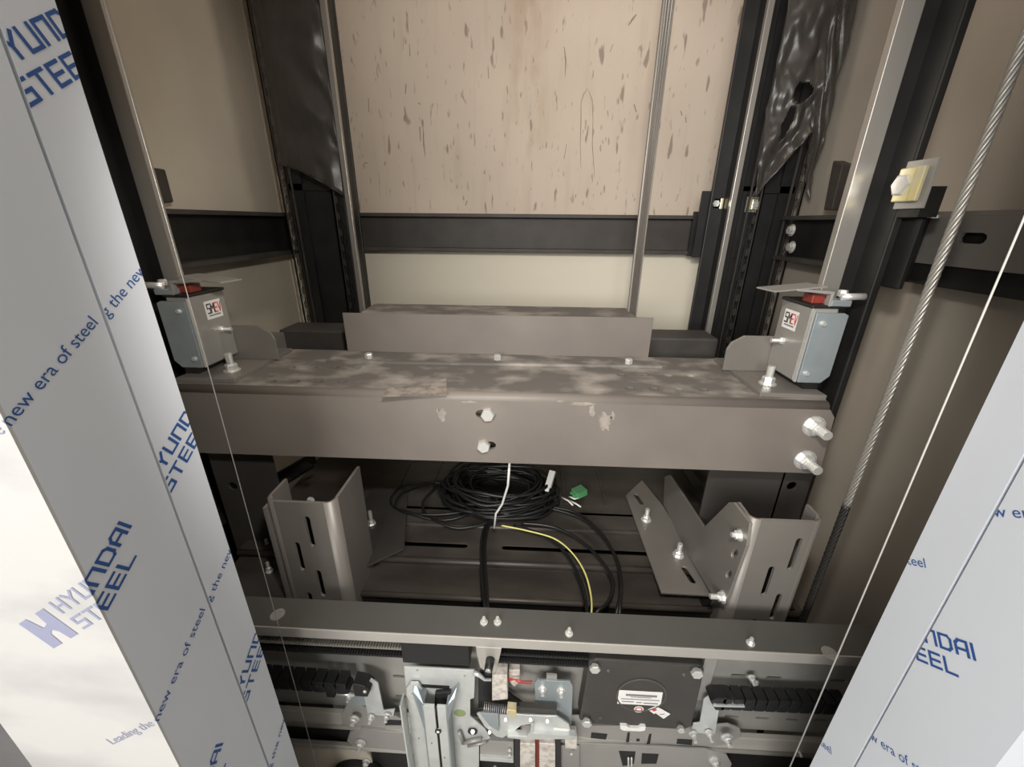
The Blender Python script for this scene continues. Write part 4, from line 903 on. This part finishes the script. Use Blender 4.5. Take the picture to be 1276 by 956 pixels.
zb = thing('latch_bracket', 'blue grey zinc bracket plate with two bolts next to the black motor', 'bracket', (0.09, 0.55, -0.95))
pl([(666, 852), (669, 848), (711, 850), (714, 856), (712, 905), (668, 893)], 0.538, 0.004).build('plate', 'zinc_blue', zb, bevel=0.001)
pl([(681, 841), (694, 842), (694, 850), (681, 849)], 0.542, 0.004).build('tab', 'zinc_grey', zb)
for px, py in ((676, 858), (699, 860)): bolt(zb, PY(px, py, 0.538), (0, -1, 0), 0.0065, 0.006, True, 0.006)

la = thing('latch_lever', 'polished zinc latch lever with spring in front of the contact boxes', 'lever', (0.02, 0.53, -1.0))
pl([(594, 890), (602, 888), (662, 892), (694, 893), (709, 903), (712, 914), (660, 910), (664, 902), (650, 904), (640, 912), (626, 920), (618, 918), (604, 906)], 0.522, 0.004).build('arm', 'zinc', la, bevel=0.001)
pl([(598, 889), (621, 890), (622, 912), (610, 905)], 0.515, 0.004).build('wing', 'zinc_blue', la, bevel=0.001)
pl([(632, 917), (656, 918), (661, 912), (662, 903), (665, 903), (664, 914), (718, 918), (718, 921), (650, 922), (632, 920)], 0.512, 0.012).build('rim', 'zinc', la, bevel=0.001)
pl([(690, 907), (709, 909), (709, 913), (690, 911)], 0.5205, 0.001).build('label', 'white_paper', la)
MB().cyl(PY(602, 881, 0.522), PY(632, 885, 0.522), 0.0075, 12).build('spring_rod', 'black_plastic', la, smooth=True)
for i in range(12): f = i / 11; MB().ring(PY(603 + 28 * f, 881 + 4 * f, 0.522), (1, 0, -0.1), 0.007, 0.0088, 0.0016, 12).build('coil', 'grey_print' if 2 < i < 9 else 'zinc_grey', la)
MB().obox(PY(638, 884, 0.518), V((0.009, 0, -0.001)), V((0, 0.008, 0)), V((0, 0, 0.010))).build('nut_block', 'yellow_zinc', la, bevel=0.001)
pl([(648, 882), (694, 885), (694, 890), (648, 888)], 0.520, 0.012).build('pin_bar', 'dark_steel', la, bevel=0.001)
for px, py in ((637, 890), (630, 897), (661, 897), (682, 899), (617, 895), (610, 913)): MB().cyl(PY(px, py, 0.5215), PY(px, py, 0.518), 0.0035, 10).build('rivet', 'bolt_steel', la)

cb_ = thing('door_contact', 'two cloudy clear contact boxes with a red core below the latch lever', 'contact', (0.03, 0.53, -1.2))
for x0, x1 in ((648, 667), (672, 692)):
    pl([(x0, 927), (x1, 928), (x1, 985), (x0, 985)], 0.520, 0.03).build('contact_box', 'clear_plastic', cb_, bevel=0.002)
    pl([(x0 + 2, 920), (x1 - 2, 921), (x1 - 2, 928), (x0 + 2, 927)], 0.528, 0.02).build('box_neck', 'clear_plastic', cb_, bevel=0.001)
pl([(667, 921), (672, 921), (672, 985), (667, 985)], 0.53, 0.01).build('core', 'red_plastic', cb_)
for x0, x1 in ((641, 648), (692, 699)): pl([(x0, 918), (x1, 919), (x1, 985), (x0, 985)], 0.526, 0.02).build('side_cheek', 'black_plastic', cb_, bevel=0.001)
pl([(704, 917), (719, 918), (719, 934), (704, 933)], 0.522, 0.02).build('terminal', 'clear_plastic', cb_, bevel=0.001); bolt(cb_, PY(712, 938, 0.525), (0, -1, 0), 0.004, 0.004, False)
pl([(699, 930), (722, 931), (722, 990), (699, 990)], 0.535, 0.004).build('mount_plate', 'zinc_grey', cb_, bevel=0.001)

lo_ = thing('release_box', 'grey release box with bright rim beside the vertical vanes', 'box', (-0.08, 0.53, -1.15))
pl([(598, 932), (610, 924), (640, 925), (640, 948), (598, 944)], 0.526, 0.02).build('box', 'zinc_grey', lo_, bevel=0.001)
pl([(598, 944), (640, 947), (640, 951), (598, 948)], 0.520, 0.026).build('rim', 'zinc', lo_, bevel=0.001)
for px, py in ((635, 934), (635, 940), (617, 955)): bolt(lo_, PY(px, py, 0.524), (0, -1, 0), 0.004, 0.004, False)
